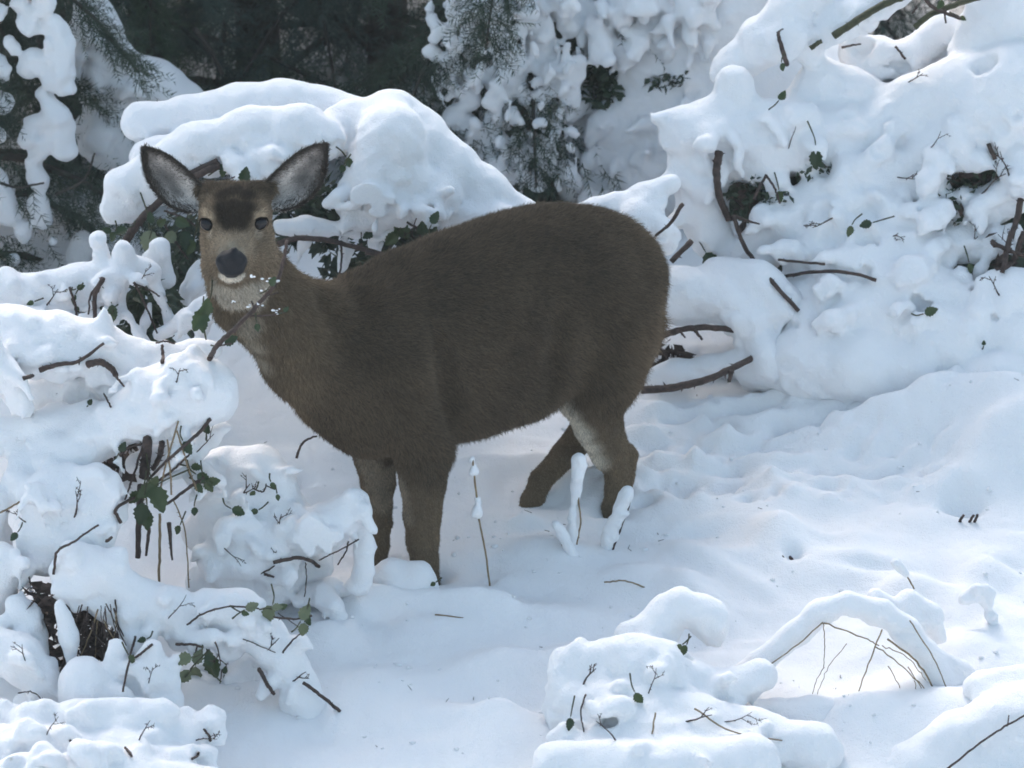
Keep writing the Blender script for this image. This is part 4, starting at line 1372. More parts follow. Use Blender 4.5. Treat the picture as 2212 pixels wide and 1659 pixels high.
# snow-laden conifer right of the dark gap
t_m = cone_tree('conifer_tree', 'snow-plastered conifer with drooping white boughs above the deer\'s back', 1130, 300, 2.25, 2.2, .66, 9000, M_NEEDLE, 41, GR, droop=.9)
chains = [[(1010, 10, 20), (1005, 60, 18)], [(1060, -10, 24), (1078, 50, 22), (1095, 85, 16)], [(1150, 20, 34, .06), (1170, 100, 36, .06), (1200, 140, 26, .06)], [(1210, 0, 40, .06), (1230, 60, 30, .06)],
          [(1128, 45, 14), (1090, 115, 15), (1052, 165, 13)], [(1005, 85, 20), (970, 130, 20)], [(955, 170, 16), (990, 195, 20)], [(1105, 105, 18), (1100, 160, 22), (1082, 222, 20)],
          [(1128, 195, 16), (1152, 250, 18)], [(1022, 212, 22), (972, 258, 22)], [(1012, 262, 20), (1000, 292, 18)], [(1062, 255, 24), (1070, 320, 30), (1082, 372, 26)],
          [(1192, 160, 28), (1172, 215, 20)], [(1215, 165, 14), (1222, 215, 14), (1205, 300, 14)], [(1192, 330, 14)], [(1142, 382, 18)], [(1172, 402, 15)], [(1030, 285, 26), (1050, 340, 26)],
          [(985, 40, 16)], [(960, 60, 12)], [(1250, 130, 14), (1240, 200, 14)], [(965, 215, 14)], [(1120, 300, 14)], [(1150, 330, 12), (1140, 350, 10)], [(1110, 390, 18)], [(1190, 260, 10), (1185, 300, 10)]]
r_ = random.Random(5)
for _ in range(330):
    x, yy = r_.uniform(930, 1250), r_.uniform(-20, 400)
    if x < 930 + max(0, (yy - 150) * .35):
        continue
    q_ = r_.uniform(-.08, .12)
    chains.append([(x, yy, r_.uniform(5, 11), q_), (x + r_.uniform(-14, 14), yy + r_.uniform(8, 34), r_.uniform(3, 8), q_)])
link('snow_load', snow_mesh('snow_load', chains, 1.95, 0.0085, 0.020, octs=((0.05, .012), (0.022, .007), (0.012, .003))), M_SNOW, t_m)

t_r = cone_tree('conifer_tree', 'small snow-clumped conifer at the top edge above the smooth bluish shrub', 1390, 60, 2.45, 1.3, .5, 6000, M_NEEDLE, 43, GR, droop=.9)
ch2 = []
for _ in range(120):
    x, yy = r_.uniform(1240, 1560), r_.uniform(-30, 110)
    q_ = r_.uniform(-.1, .1)
    ch2.append([(x, yy, r_.uniform(12, 26), q_), (x + r_.uniform(-18, 18), yy + r_.uniform(14, 50), r_.uniform(7, 14), q_ - .03)])
link('snow_load', snow_mesh('snow_load', ch2, 2.02, 0.0095, 0.025, octs=((0.05, .010), (0.022, .006))), M_SNOW, t_r)
bank = thing('snow_covered_shrub', (*W(1400, 380, 2.1)[:2], float(base_z(2.1))), 'broad smooth bluish snow-covered shrub behind the deer\'s rump', 'shrub', 'snow-covered shrubs')
link('snow_cover', snow_mesh('snow_cover', [
    [(1300, 400, 90), (1320, 340, 100), (1380, 250, 130), (1460, 150, 150), (1560, 40, 170), (1680, -60, 190)],
    [(1400, 380, 140), (1500, 300, 170), (1620, 200, 200)], [(1250, 400, 44, -.05), (1240, 360, 30, -.05)], [(1290, 180, 40), (1320, 130, 45), (1400, 60, 70), (1450, -20, 90)],
    [(1230, 300, 20), (1250, 260, 22)], [(1480, 220, 50, -.12), (1420, 240, 40, -.08)], [(1600, 420, 200, .1), (1700, 250, 220, .2)]],
    2.15, 0.011, 0.05, carve=[(1298, 172, 26, .6, 8, 20), (1500, 190, 18, .4), (1420, 172, 16, .5, 16), (1260, 330, 18, .1), (1300, 390, 20, 0)], octs=((0.09, .012), (0.035, .006)), puff=.7, sprigs=[(1230, 20, 1560, 420, 60, 8, 20)]), M_SNOW, bank)
tangle(bank, (1272, 140, 1325, 225), 1.93, 2.05, 260, 12, mat=M_NEEDLE, on=True)
tangle(bank, (1405, 160, 1480, 185), 1.82, 1.95, 60, 13, .6, mat=M_NEEDLE, on=True)

# ================================================================== LEFT FOREGROUND
b5 = thing('bramble_bush', root_at(300, 1250), 'bramble bush left of the deer\'s chest with a log-shaped snow cap and thorny canes', 'bush', 'snow-covered brambles')
link('snow_cover', snow_mesh('snow_cover', [
    [(-90, 720, 70, .1), (20, 728, 62, .08), (120, 740, 58, .06), (210, 752, 55, .05), (300, 790, 52, .05), (360, 790, 44, .05), (430, 765, 34, .04), (462, 755, 20, .03)],
    [(225, 668, 10, .04), (226, 700, 12, .04)],
    [(50, 760, 50, .02), (130, 770, 40, .02)],
    [(90, 850, 48, .12), (180, 850, 50, .12), (270, 840, 50, .12), (340, 820, 40, .1)],
    [(-30, 740, 30, -.08), (10, 810, 26, -.08), (50, 880, 24, -.06)],
    [(-80, 960, 50, -.02), (0, 945, 42, -.02), (100, 928, 40, -.02), (195, 905, 36, -.02), (225, 905, 30, -.02)],
    [(110, 885, 16, .02), (140, 885, 16, .02)],
    [(45, 1002, 36, -.06), (120, 985, 42, -.06), (200, 945, 46, -.06), (270, 905, 52, -.07), (340, 860, 66, -.08), (410, 845, 74, -.08), (448, 850, 66, -.08)],
    [(340, 905, 46, -.1), (400, 895, 46, -.1)], [(418, 760, 10, -.07), (420, 775, 14, -.07)], [(375, 782, 12, -.08)],
    [(478, 880, 26, -.08), (480, 890, 18, -.08)],
    [(40, 1040, 40, -.1), (60, 1060, 40, -.1)],
    [(60, 1075, 40, -.14), (120, 1075, 62, -.16), (200, 1085, 62, -.16), (225, 1100, 42, -.16)],
    [(100, 1150, 58, -.18), (190, 1140, 60, -.18)], [(90, 1200, 46, -.2)],
    [(-40, 1100, 60, -.1), (-60, 1250, 90, -.1)],
    [(290, 1000, 22, .05), (360, 985, 24, .05), (430, 960, 26, .05), (480, 930, 22, .05)],
    [(20, 830, 40, .2), (150, 950, 60, .25), (300, 960, 60, .25), (200, 1050, 80, .2)],
], -0.32, 0.008, 0.026, sprigs=[(0, 680, 440, 1000, 40, 8, 18), (0, 1000, 480, 1230, 46, 7, 16)]), M_SNOW, b5)
for pts, r0, r1, m in [([(85, 800, -.36), (125, 787, -.37), (170, 780, -.37), (223, 742, -.36)], 6, 3, None),
                    ([(188, 788, -.37), (215, 782, -.38), (240, 795, -.38), (252, 812, -.38)], 8, 6, None), ([(250, 812, -.37), (268, 835, -.36)], 3, 2, None),
                    ([(50, 818, -.34), (70, 812, -.34)], 5, 4, None),
                    ([(318, 950, -.40), (315, 990, -.40), (310, 1032, -.40)], 11, 11, None), ([(304, 1050, -.38), (300, 1120, -.37), (298, 1205, -.36)], 8, 6, None),
                    ([(350, 955, -.4), (345, 985, -.4), (330, 1015, -.4)], 7, 5, None),
                    ([(455, 905, -.42), (430, 935, -.43), (390, 970, -.43), (350, 1005, -.42), (318, 1040, -.41)], 4, 3, None),
                    ([(258, 985, -.43), (280, 965, -.43), (312, 958, -.43)], 4, 3, None),
                    ([(310, 960, -.44), (290, 1020, -.44), (270, 1080, -.44)], 3, 2, None), ([(385, 910, -.46), (362, 990, -.46), (345, 1060, -.46)], 2, 2, M_STRAW),
                    ([(382, 930, -.46), (400, 990, -.46), (425, 1060, -.46)], 2, 2, M_STRAW), ([(362, 950, -.46), (368, 1020, -.46), (370, 1070, -.45)], 2, 2, M_STRAW),
                    ([(440, 1030, -.43), (400, 1060, -.43), (360, 1090, -.43)], 4, 3, None), ([(340, 1040, -.43), (380, 1010, -.43), (410, 980, -.43)], 3, 2, None),
                    ([(345, 1110, -.42), (345, 1190, -.4), (342, 1265, -.38)], 3, 3, M_STRAW), ([(375, 1080, -.42), (400, 1150, -.41), (408, 1270, -.38)], 1.5, 1.5, M_STRAW),
                    ([(365, 1130, -.42), (372, 1210, -.4)], 5, 2, None), ([(322, 1140, -.42), (315, 1200, -.4)], 4, 3, None),
                    ([(262, 1130, -.44), (250, 1100, -.45), (290, 1075, -.45), (300, 1060, -.45)], 4, 3, None),
                    ([(350, 745, -.40), (352, 770, -.4), (350, 785, -.4)], 3, 4, None), ([(336, 742, -.4), (355, 737, -.4), (378, 742, -.4)], 2, 2, None),
                    ([(0, 1108, -.5), (42, 1085, -.5)], 2, 2, M_STRAW),
                    ([(240, 880, -.43), (225, 850, -.43)], 2, 2, None),
                    ([(640, 990, -.2), (655, 955, -.2), (685, 942, -.2)], 3, 2, None),
                    # the twig that crosses the deer's throat
                    ([(452, 775, -.52), (470, 745, -.53), (510, 708, -.55), (560, 655, -.57), (598, 608, -.58), (613, 560, -.58), (620, 520, -.58)], 6, 3.5, None),
                    ([(535, 682, -.56), (580, 682, -.57), (618, 674, -.57)], 2.5, 1.5, None),
                    ([(548, 665, -.56), (543, 650, -.57)], 2, 1.5, None), ([(575, 640, -.57), (602, 632, -.58)], 2, 1.5, None), ([(470, 748, -.53), (500, 742, -.53)], 2, 1.5, None)]:
    cane(b5, pts, r0, r1, m)
for a in [(342, 1080, -.48, 48, 290), (315, 1062, -.48, 36, 210), (305, 1110, -.48, 40, 260), (332, 1042, -.47, 28, 60), (290, 1075, -.47, 28, 230), (440, 1032, -.46, 26, 330),
          (452, 1050, -.46, 24, 300), (462, 1040, -.46, 24, 10), (405, 968, -.46, 26, 300), (425, 1010, -.46, 20, 350), (448, 925, -.46, 22, 80), (318, 1125, -.47, 34, 270), (420, 1105, -.45, 18, 270),
          (430, 1055, -.45, 20, 310), (385, 1145, -.43, 18, 250),
          (430, 692, -.45, 42, 240), (445, 662, -.45, 34, 80), (438, 705, -.44, 24, 270), (500, 735, -.5, 26, 30), (590, 607, -.60, 20, 60), (556, 708, -.58, 15, 280), (618, 668, -.58, 12, 40),
          (250, 1005, -.38, 22, 200), (265, 965, -.4, 20, 60), (195, 868, -.38, 14, 60)]:
    leaf(b5, *a)
tangle(b5, (190, 940, 300, 1020), -.24, -.14, 90, 14, mat=M_CANE)
mb = MB()
for x, y in [(505, 655), (575, 632), (560, 660), (590, 675), (602, 678), (545, 600), (575, 605), (540, 665), (602, 610)]:
    p = W(x, y - 3, -.585)
    for _ in range(3):
        mb.add(*ball(p + np.array([random.gauss(0, .005), random.gauss(0, .003), random.gauss(0, .003)]), random.uniform(.0015, .0035), 1.4, 1, .8, 6))
link('snow_crumbs', mb.mesh('snow_crumbs'), M_SNOW, b5, kind='stuff')

b6 = thing('bramble_bush', root_at(560, 1150), 'rounded snow-heaped bramble in front of the deer\'s far foreleg', 'bush', 'snow-covered brambles')
link('snow_cover', snow_mesh('snow_cover', [
    [(450, 1010, 44, .05), (500, 1015, 44, .02), (555, 1022, 58, .0), (590, 1060, 56, -.02), (620, 1110, 44, -.03), (660, 1150, 44, -.03)],
    [(470, 1100, 56, -.02), (540, 1120, 70, -.04), (600, 1140, 54, -.04)], [(430, 1150, 40, 0), (480, 1160, 50, 0)],
    [(470, 1215, 44, -.1), (540, 1185, 50, -.1), (620, 1165, 50, -.1), (700, 1140, 50, -.1), (755, 1105, 42, -.1), (785, 1080, 20, -.1)],
    [(760, 1100, 34, -.1), (788, 1110, 18, -.1), (786, 1180, 18, -.1), (778, 1260, 22, -.1)], [(768, 1058, 8, -.1), (770, 1080, 14, -.1)],
    [(690, 1220, 40, 0), (640, 1240, 50, 0)],
    [(440, 1260, 40, -.05), (520, 1280, 50, -.05), (600, 1270, 40, -.05)],
    [(815, 1250, 22, -.0), (845, 1240, 24, -.0), (880, 1246, 20, -.0), (910, 1240, 20, -.0), (926, 1262, 16, .0)], [(850, 1275, 30, -.02), (900, 1280, 26, -.02)],
    [(500, 1250, 80, .1), (620, 1220, 80, .1)]],
    -0.22, 0.008, 0.026, sprigs=[(430, 980, 780, 1290, 46, 7, 18)], carve=[(690, 1222, 22, .3, 30), (590, 1240, 16, .3), (560, 1090, 20, .0), (640, 1200, 14, 0)]), M_SNOW, b6)
for pts, r0, r1 in [([(590, 1215, -.37), (640, 1205, -.38), (672, 1212, -.38), (690, 1225, -.38)], 5, 5), ([(690, 1210, -.37), (730, 1190, -.36), (775, 1165, -.36)], 2, 2), ([(752, 1170, -.36), (748, 1190, -.36), (730, 1220, -.36)], 2.5, 2),
                    ([(570, 1240, -.34), (592, 1247, -.34)], 4, 3), ([(660, 1215, -.37), (662, 1250, -.37), (658, 1290, -.37)], 1.5, 1.5), ([(545, 1055, -.32), (568, 1062, -.33), (575, 1045, -.33)], 2.5, 2), ([(575, 1050, -.33), (595, 1058, -.33)], 2, 1.5)]:
    cane(b6, pts, r0 * .8, r1 * .8)
for a in [(515, 1105, -.34, 26, 330), (548, 1106, -.34, 16, 200), (545, 1065, -.33, 14, 230), (590, 1050, -.33, 14, 300), (600, 1075, -.33, 12, 280), (935, 1262, -.33, 12, 220)]:
    leaf(b6, *a)

b7 = thing('bramble_bush', root_at(300, 1480), 'bramble clump at the lower left with a dark hollow of dead grass under its snow', 'bush', 'snow-covered brambles')
link('snow_cover', snow_mesh('snow_cover', [
    [(170, 1222, 46, 0), (200, 1245, 54, 0), (250, 1270, 44, 0), (310, 1305, 44, 0), (370, 1320, 48, -.02), (400, 1360, 44, -.02)],
    [(165, 1270, 40, -.02), (150, 1250, 34, 0)], [(230, 1310, 34, -.02)],
    [(450, 1315, 44, -.02), (520, 1325, 50, -.03), (570, 1370, 46, -.04), (620, 1430, 38, -.06), (650, 1490, 38, -.07), (670, 1560, 46, -.08)],
    [(430, 1350, 40, -.02), (500, 1370, 40, -.03)], [(490, 1400, 26, -.03)],
    [(35, 1308, 24, -.02), (55, 1335, 32, -.02), (70, 1370, 30, -.02)],
    [(130, 1305, 8, -.1), (145, 1370, 11, -.11), (155, 1440, 12, -.12)],
    [(270, 1330, 22, -.05), (278, 1370, 20, -.05), (268, 1400, 16, -.05)],
    [(-20, 1400, 46, -.1), (40, 1430, 52, -.12), (90, 1475, 42, -.14), (120, 1500, 30, -.14)],
    [(182, 1475, 52, -.2), (185, 1530, 56, -.2)], [(254, 1400, 20, -.18), (252, 1450, 22, -.18), (250, 1500, 22, -.18)],
    [(330, 1402, 24, -.18), (320, 1450, 44, -.18), (350, 1470, 34, -.18)], [(310, 1510, 50, -.18), (360, 1530, 40, -.2)],
    [(380, 1425, 12, -.18)],
    [(500, 1500, 70, .1), (560, 1480, 70, .1), (600, 1560, 70, .05)],
    [(-40, 1300, 70, .1), (0, 1220, 50, .05)], [(100, 1560, 90, -.05), (300, 1570, 90, -.1)],
], -0.62, 0.008, 0.022, sprigs=[(0, 1180, 660, 1560, 70, 7, 18)]), M_SNOW, b7)
tangle(b7, (60, 1260, 150, 1440), -.66, -.50, 200, 15, mat=M_CANE)
tangle(b7, (150, 1290, 265, 1440), -.64, -.50, 260, 16, mat=M_CANE)
for i in range(22):
    x = random.uniform(165, 255); dx = random.gauss(0, 34); yy = random.uniform(-.74, -.64); ya = random.uniform(1295, 1345); yb = random.uniform(1390, 1465)
    cane(b7, [(x, ya, yy), (x + dx * .3 + random.uniform(-9, 9), ya * .6 + yb * .4, yy), (x + dx, yb, yy + random.uniform(-.03, .03))], random.uniform(.7, 2.2), random.uniform(.5, 1.4),
         random.choice([M_STRAW, M_CANE, M_CANE]), 0, name='dead_stem', fix=False)
F7 = .75
for pts, r0, r1 in [([(293, 1375, -.82), (280, 1420, -.83), (265, 1495, -.83)], 3.5, 3), ([(330, 1392, -.82), (300, 1415, -.83), (283, 1425, -.83)], 4, 3),
                    ([(115, 1240, -.66), (125, 1190, -.68), (160, 1170, -.68), (212, 1133, -.66)], 4, 3), ([(230, 1170, -.66), (242, 1160, -.66)], 5, 4),
                    ([(560, 1445, -.72), (575, 1475, -.72), (592, 1500, -.72)], 6, 5), ([(655, 1475, -.74), (690, 1500, -.75), (735, 1537, -.75)], 5, 5),
                    ([(405, 1350, -.72), (440, 1325, -.73), (500, 1310, -.73), (560, 1315, -.73)], 3, 2.5), ([(590, 1333, -.73), (640, 1337, -.74), (675, 1330, -.74)], 3, 3),
                    ([(610, 1410, -.73), (630, 1385, -.73), (648, 1370, -.74)], 3, 2), ([(600, 1325, -.73), (655, 1360, -.73)], 1.5, 1.2), ([(380, 1392, -.72), (410, 1392, -.72), (440, 1398, -.72)], 4, 3), ([(425, 1395, -.72), (420, 1430, -.72)], 2.5, 2),
                    ([(40, 1497, -.85), (70, 1495, -.85), (95, 1515, -.85)], 2, 1.5), ([(480, 1445, -.72), (475, 1480, -.72)], 2, 1.5), ([(525, 1380, -.72), (595, 1410, -.72)], 1.5, 1.2),
                    ([(468, 1580, -.8), (480, 1600, -.8)], 3, 2), ([(455, 1625, -.85), (505, 1650, -.85)], 3, 2)]:
    cane(b7, pts, r0 * F7, r1 * F7)
for a in [(395, 1425, -.75, 34, 200, True), (428, 1418, -.75, 28, 60, True), (395, 1462, -.75, 34, 230, True), (423, 1462, -.75, 38, 270, True), (460, 1440, -.76, 42, 290), (452, 1420, -.75, 28, 100),
          (486, 1447, -.75, 14, 80), (580, 1328, -.77, 36, 250, True), (545, 1310, -.76, 24, 20, True), (530, 1325, -.76, 14, 340), (600, 1312, -.76, 20, 10, True), (660, 1322, -.77, 30, 60, True), (668, 1340, -.77, 20, 80),
          (655, 1360, -.76, 26, 260, True), (612, 1310, -.76, 16, 20), (285, 1425, -.86, 18, 300), (306, 1383, -.85, 16, 200), (565, 1540, -.8, 16, 230, True), (30, 1160, -.6, 18, 230)]:
    leaf(b7, *a)

b8 = thing('snow_heap', root_at(200, 1640), 'big rounded snow heap over brambles in the bottom left corner', 'bush', 'snow-covered brambles')
link('snow_cover', snow_mesh('snow_cover', [
    [(-60, 1560, 60, .05), (20, 1575, 50, .05), (90, 1590, 56, 0), (170, 1570, 52, 0), (250, 1575, 56, 0), (320, 1585, 60, 0), (380, 1600, 52, -.02), (430, 1590, 32, -.02), (445, 1565, 18, -.02)],
    [(0, 1650, 80, -.1), (120, 1660, 80, -.12), (260, 1670, 80, -.12), (380, 1680, 66, -.12)], [(430, 1640, 28, -.08)], [(60, 1720, 90, -.25), (260, 1730, 90, -.25), (440, 1720, 60, -.22)], [(-80, 1700, 120, 0), (200, 1780, 150, -.1), (420, 1800, 100, -.1)]],
    -0.98, 0.008, 0.028, sprigs=[(0, 1520, 470, 1650, 40, 9, 22)], carve=[(155, 1590, 20, .2, 4, 16), (250, 1640, 20, .0), (430, 1640, 10, .4), (330, 1600, 16, -.2), (30, 1640, 24, -.3)]), M_SNOW, b8)
for pts in [[(180, 1640, -1.12), (175, 1662, -1.12)], [(415, 1640, -1.1), (430, 1625, -1.1)], [(150, 1600, -1.06), (162, 1605, -1.06)], [(270, 1615, -1.12), (285, 1635, -1.12)], [(455, 1600, -1.05), (440, 1575, -1.05)]]:
    cane(b8, [pts[0], ((pts[0][0] + pts[1][0]) / 2 + 3, (pts[0][1] + pts[1][1]) / 2, pts[0][2]), pts[1]], 3, 2.5)

# ================================================================== RIGHT FOREGROUND
b9 = thing('bramble_bush', root_at(1330, 1600), 'small lumpy snow-covered bramble at the bottom right of centre in front of the deer', 'bush', 'snow-covered brambles')
link('snow_cover', snow_mesh('snow_cover', [
    [(1360, 1380, 34, .12), (1420, 1370, 36, .12), (1440, 1400, 30, .1)], [(1470, 1310, 40, .14), (1520, 1330, 36, .13), (1545, 1370, 24, .13)], [(1430, 1320, 24, .15)],
    [(1240, 1520, 44, -.06), (1300, 1535, 56, -.08), (1400, 1545, 56, -.09), (1500, 1560, 52, -.1), (1610, 1565, 44, -.1)], [(1285, 1520, 30, -.07), (1275, 1600, 22, -.08)], [(1345, 1545, 28, -.08), (1352, 1625, 34, -.09)], [(1425, 1560, 32, -.08), (1450, 1640, 28, -.08)], [(1210, 1480, 22, -.05), (1205, 1560, 18, -.05)],
    [(1225, 1430, 30, 0), (1290, 1440, 44, 0), (1370, 1425, 50, 0), (1440, 1440, 44, 0), (1500, 1480, 40, 0), (1570, 1495, 36, 0), (1640, 1460, 36, .02)],
    [(1215, 1440, 26, 0), (1230, 1500, 34, -.02), (1220, 1560, 30, -.02)], [(1290, 1500, 50, -.02), (1350, 1490, 44, -.02), (1400, 1500, 46, -.02), (1460, 1540, 50, -.02)],
    [(1230, 1610, 44, -.17), (1330, 1625, 56, -.18), (1420, 1610, 56, -.17), (1510, 1600, 56, -.16)], [(1200, 1660, 50, -.28), (1330, 1680, 60, -.3), (1480, 1670, 60, -.28), (1620, 1640, 50, -.24)], [(1400, 1540, 30, -.06), (1390, 1580, 34, -.07)], [(1480, 1640, 50, -.2), (1640, 1590, 46, -.12), (1760, 1610, 50, -.14)],
    [(1640, 1560, 50, .05), (1760, 1580, 60, .05), (1900, 1570, 60, .05), (2000, 1540, 40, .05)], [(1350, 1580, 100, .15), (1500, 1620, 120, .15)], [(1300, 1750, 120, -.1), (1500, 1760, 130, -.1)]],
    -0.80, 0.008, 0.045, sprigs=[(1200, 1380, 1660, 1640, 26, 7, 16)], carve=[(1375, 1514, 22, .3, 0, 12), (1252, 1540, 22, .1, 0, 30), (1480, 1405, 18, .3), (1235, 1600, 20, .2, 0, 20), (1320, 1545, 30, -.2, 0, 30)]), M_SNOW, b9)
for a in [(1380, 1508, -.90, 24, 300), (1230, 1565, -.90, 22, 260), (1245, 1600, -.88, 16, 280), (1478, 1405, -.74, 20, 250), (1465, 1398, -.74, 14, 210), (1360, 1650, -.93, 14, 270)]:
    leaf(b9, *a)
for pts, m in [([(1265, 1500, -.88), (1255, 1540, -.88), (1262, 1580, -.88)], M_CANE), ([(1415, 1540, -.9), (1408, 1590, -.9), (1400, 1625, -.9)], M_STRAW), ([(1500, 1530, -.88), (1580, 1580, -.88), (1690, 1600, -.88)], M_STRAW), ([(1530, 1595, -.88), (1580, 1640, -.9), (1620, 1670, -.9)], M_STRAW)]:
    cane(b9, pts, 2, 1.5, m, 0)

arch = thing('snowy_grass_arch', root_at(1800, 1530), 'arched tuft of dry grass bent over under a thick snow band, lower right', 'grass tuft', 'snow-bent dry grass')
link('snow_cover', snow_mesh('snow_cover', [
    [(1560, 1485, 26, -.02), (1640, 1436, 26, -.01), (1720, 1366, 25, 0), (1770, 1322, 26, 0), (1830, 1304, 25, 0), (1900, 1322, 25, 0), (1960, 1362, 24, 0), (2000, 1412, 23, 0), (2045, 1475, 22, 0)], [(2000, 1410, 20, .02), (2080, 1450, 20, .03), (2120, 1500, 24, .02)], [(1890, 1290, 18, .1), (1960, 1330, 18, .1), (1990, 1375, 10, .1)],
    [(1960, 1300, 26, .12), (2010, 1330, 24, .12), (2030, 1380, 14, .12)], [(1980, 1540, 40, 0), (2060, 1520, 36, 0), (2030, 1580, 40, 0)]],
    -0.66, 0.0075, 0.02, octs=((0.08, .006), (0.03, .003))), M_SNOW, arch)
for pts, r in [([(1778, 1345, -.70), (1860, 1375, -.71), (1900, 1395, -.71)], 2.2), ([(1905, 1360, -.74), (1870, 1450, -.74), (1832, 1560, -.72)], 2.2), ([(1890, 1395, -.73), (1950, 1440, -.73), (2010, 1500, -.72)], 2),
               ([(1915, 1380, -.73), (1980, 1430, -.73), (2025, 1500, -.72)], 3), ([(1965, 1340, -.73), (2010, 1410, -.73), (2052, 1500, -.72)], 2), ([(1778, 1345, -.70), (1782, 1390, -.70), (1780, 1440, -.70)], 1.5),
               ([(1778, 1345, -.7), (1700, 1410, -.7), (1600, 1480, -.7)], 2), ([(1905, 1395, -.73), (1960, 1420, -.73), (2000, 1470, -.73)], 1.5), ([(1920, 1440, -.72), (1945, 1490, -.72), (1955, 1540, -.71)], 1.4),
               ([(1780, 1440, -.70), (1760, 1480, -.69), (1745, 1560, -.68)], 1.2), ([(1830, 1390, -.7), (1790, 1440, -.7), (1765, 1500, -.69)], 1.2), ([(1975, 1470, -.73), (1985, 1510, -.72), (1990, 1545, -.71)], 1.2), ([(1960, 1440, -.73), (2000, 1500, -.72)], 1.6)]:
    cane(arch, pts, r * .75, r * .55, M_STRAW, 0, name='grass_blade', jitter=.001)

b10 = thing('snow_heap', root_at(2150, 1640), 'low snow heap with one thin dry stem in the bottom right corner', 'bush', 'snow-covered brambles')
link('snow_cover', snow_mesh('snow_cover', [[(1990, 1650, 50), (2080, 1600, 60), (2180, 1570, 70), (2300, 1540, 90)], [(1900, 1690, 60), (2050, 1700, 100), (2220, 1680, 120)], [(2120, 1490, 36, .1), (2200, 1480, 40, .1)]],
    -0.92, 0.009, 0.04), M_SNOW, b10)
cane(b10, [(2045, 1662, -1.06), (2110, 1610, -1.08), (2170, 1570, -1.09), (2230, 1535, -1.09)], 2.5, 2, M_CANE, 0, name='stem')
cane(b10, [(2176, 1568, -1.09), (2178, 1555, -1.09), (2179, 1545, -1.09)], 1.5, 1.2, M_CANE, 0, name='stem')

# upright stalks standing in the snow
def stalk(label, stem, sleeve, r, y, mat=M_STRAW):
    px, py, _ = stem[-1]
    t = thing('dry_stalk', tuple(W(px, py, y)), label, 'stalk', 'dry stalks standing in the snow')
    cane(t, [(a, b, y) for a, b, _ in stem], r, r, mat, 0, name='stem', jitter=.0005, fix=False)
    for ch in sleeve or []:
        link('snow_sleeve', snow_mesh('snow_sleeve', [[(a, b, c, 0.004) for a, b, c in ch]], y, 0.004, 0.012, octs=((0.05, .005), (0.022, .004), (0.011, .002))), M_SNOW, t)
stalk('thin upright stalk with snow beads between the deer\'s legs', [(1021, 992, 0), (1028, 1060, 0), (1036, 1130, 0), (1050, 1200, 0), (1058, 1270, 0)], [[(1020, 990, 5), (1023, 1018, 7)], [(1030, 1078, 9), (1034, 1105, 8)]], 2.2, -.14)
stalk('tall snow-sleeved stalk in front of the deer\'s near hind leg', [(1256, 1005, 0), (1250, 1080, 0), (1254, 1130, 0), (1240, 1200, 0)], [[(1252, 990, 11), (1244, 1060, 8), (1236, 1150, 11), (1230, 1210, 13)]], 2.0, .02)
stalk('short snow-sleeved stub left of the tall sleeved stalk', [(1205, 1160, 0), (1222, 1190, 0), (1240, 1215, 0)], [[(1202, 1132, 10), (1220, 1165, 12), (1240, 1205, 13)]], 1.5, -.02)
stalk('leaning stalk carrying a thick snow slab at the hind hoof', [(1362, 1080, 0), (1345, 1130, 0), (1320, 1195, 0)], [[(1356, 1065, 15), (1340, 1105, 17), (1318, 1150, 15), (1308, 1180, 14)]], 2.6, .06, M_CANE)
stalk('tiny straw stem lying on the snow below the forelegs', [(940, 1328, 0), (1000, 1335, 0), (1075, 1346, 0)], None, 2.4, -.36)
stalk('short curved straw under the snow right of the stalks', [(1305, 1258, 0), (1350, 1255, 0), (1400, 1272, 0)], None, 1.8, -.18)
stalk('snow-bent grass blade at the right edge of the snow field', [(2130, 1270, 0), (2140, 1330, 0), (2150, 1385, 0)], [[(2085, 1290, 14), (2110, 1275, 14), (2128, 1275, 12), (2140, 1330, 9), (2152, 1380, 8)]], 1.5, -.36)
stalk('short snow-tipped straw left of the bent grass blade', [(1950, 1235, 0), (1962, 1250, 0), (1975, 1272, 0)], [[(1936, 1215, 8), (1955, 1240, 9)]], 1.8, -.3)
for px, py, lab in [(1685, 1180, 'small snow lump with a black twig tip in the middle of the snow field'), (2060, 1090, 'snow-filled hollow with dark twig tips at the right')]:
    p = G(px, py)
    t = thing('twig_tip', tuple(p), lab, 'twig', 'twigs poking out of the snow')
    for k in range(3):
        x = px + 28 + random.uniform(-24, 16)
        q = G(x, py + 40)
        cane(t, [(x, py + 44, q[1]), (x + 4, py + 34, q[1] - .01), (x + random.uniform(-10, 14), py + 22, q[1] - .02)], 3.5, 3, M_CANE, 2, name='twig')

# crumbs fallen from the bushes and specks of litter on the snow
cr = random.Random(77)
mb = MB()
spots = []
for _ in range(300):
    if cr.random() < .5:
        px, py = cr.uniform(560, 2212), cr.uniform(900, 1650)
    else:
        cx, cy, sp = cr.choice([(1000, 1180, 160), (1250, 1130, 120), (700, 1330, 140), (1640, 890, 160), (1950, 920, 180), (1450, 1350, 140), (1750, 1500, 200), (760, 1500, 120)])
        px, py = cr.gauss(cx, sp), cr.gauss(cy, sp * .35)
    p = G(px, py)
    spots.append(p)
sz = ground_z(np.array([p[0] for p in spots]), np.array([p[1] for p in spots]))
for p, z in zip(spots, sz):
    r = cr.choice([.0015, .002, .003, .004, .006]) * cr.uniform(.7, 1.3)
    v, fc = ball((p[0], p[1], z + r * .25), r, cr.uniform(.8, 1.5), 1, cr.uniform(.6, 1), 8)
    mb.add([(a + cr.gauss(0, r * .12), b + cr.gauss(0, r * .12), c) for a, b, c in v], fc)
crumbs = link('snow_crumbs', mb.mesh('snow_crumbs'), M_SNOW, kind='stuff')
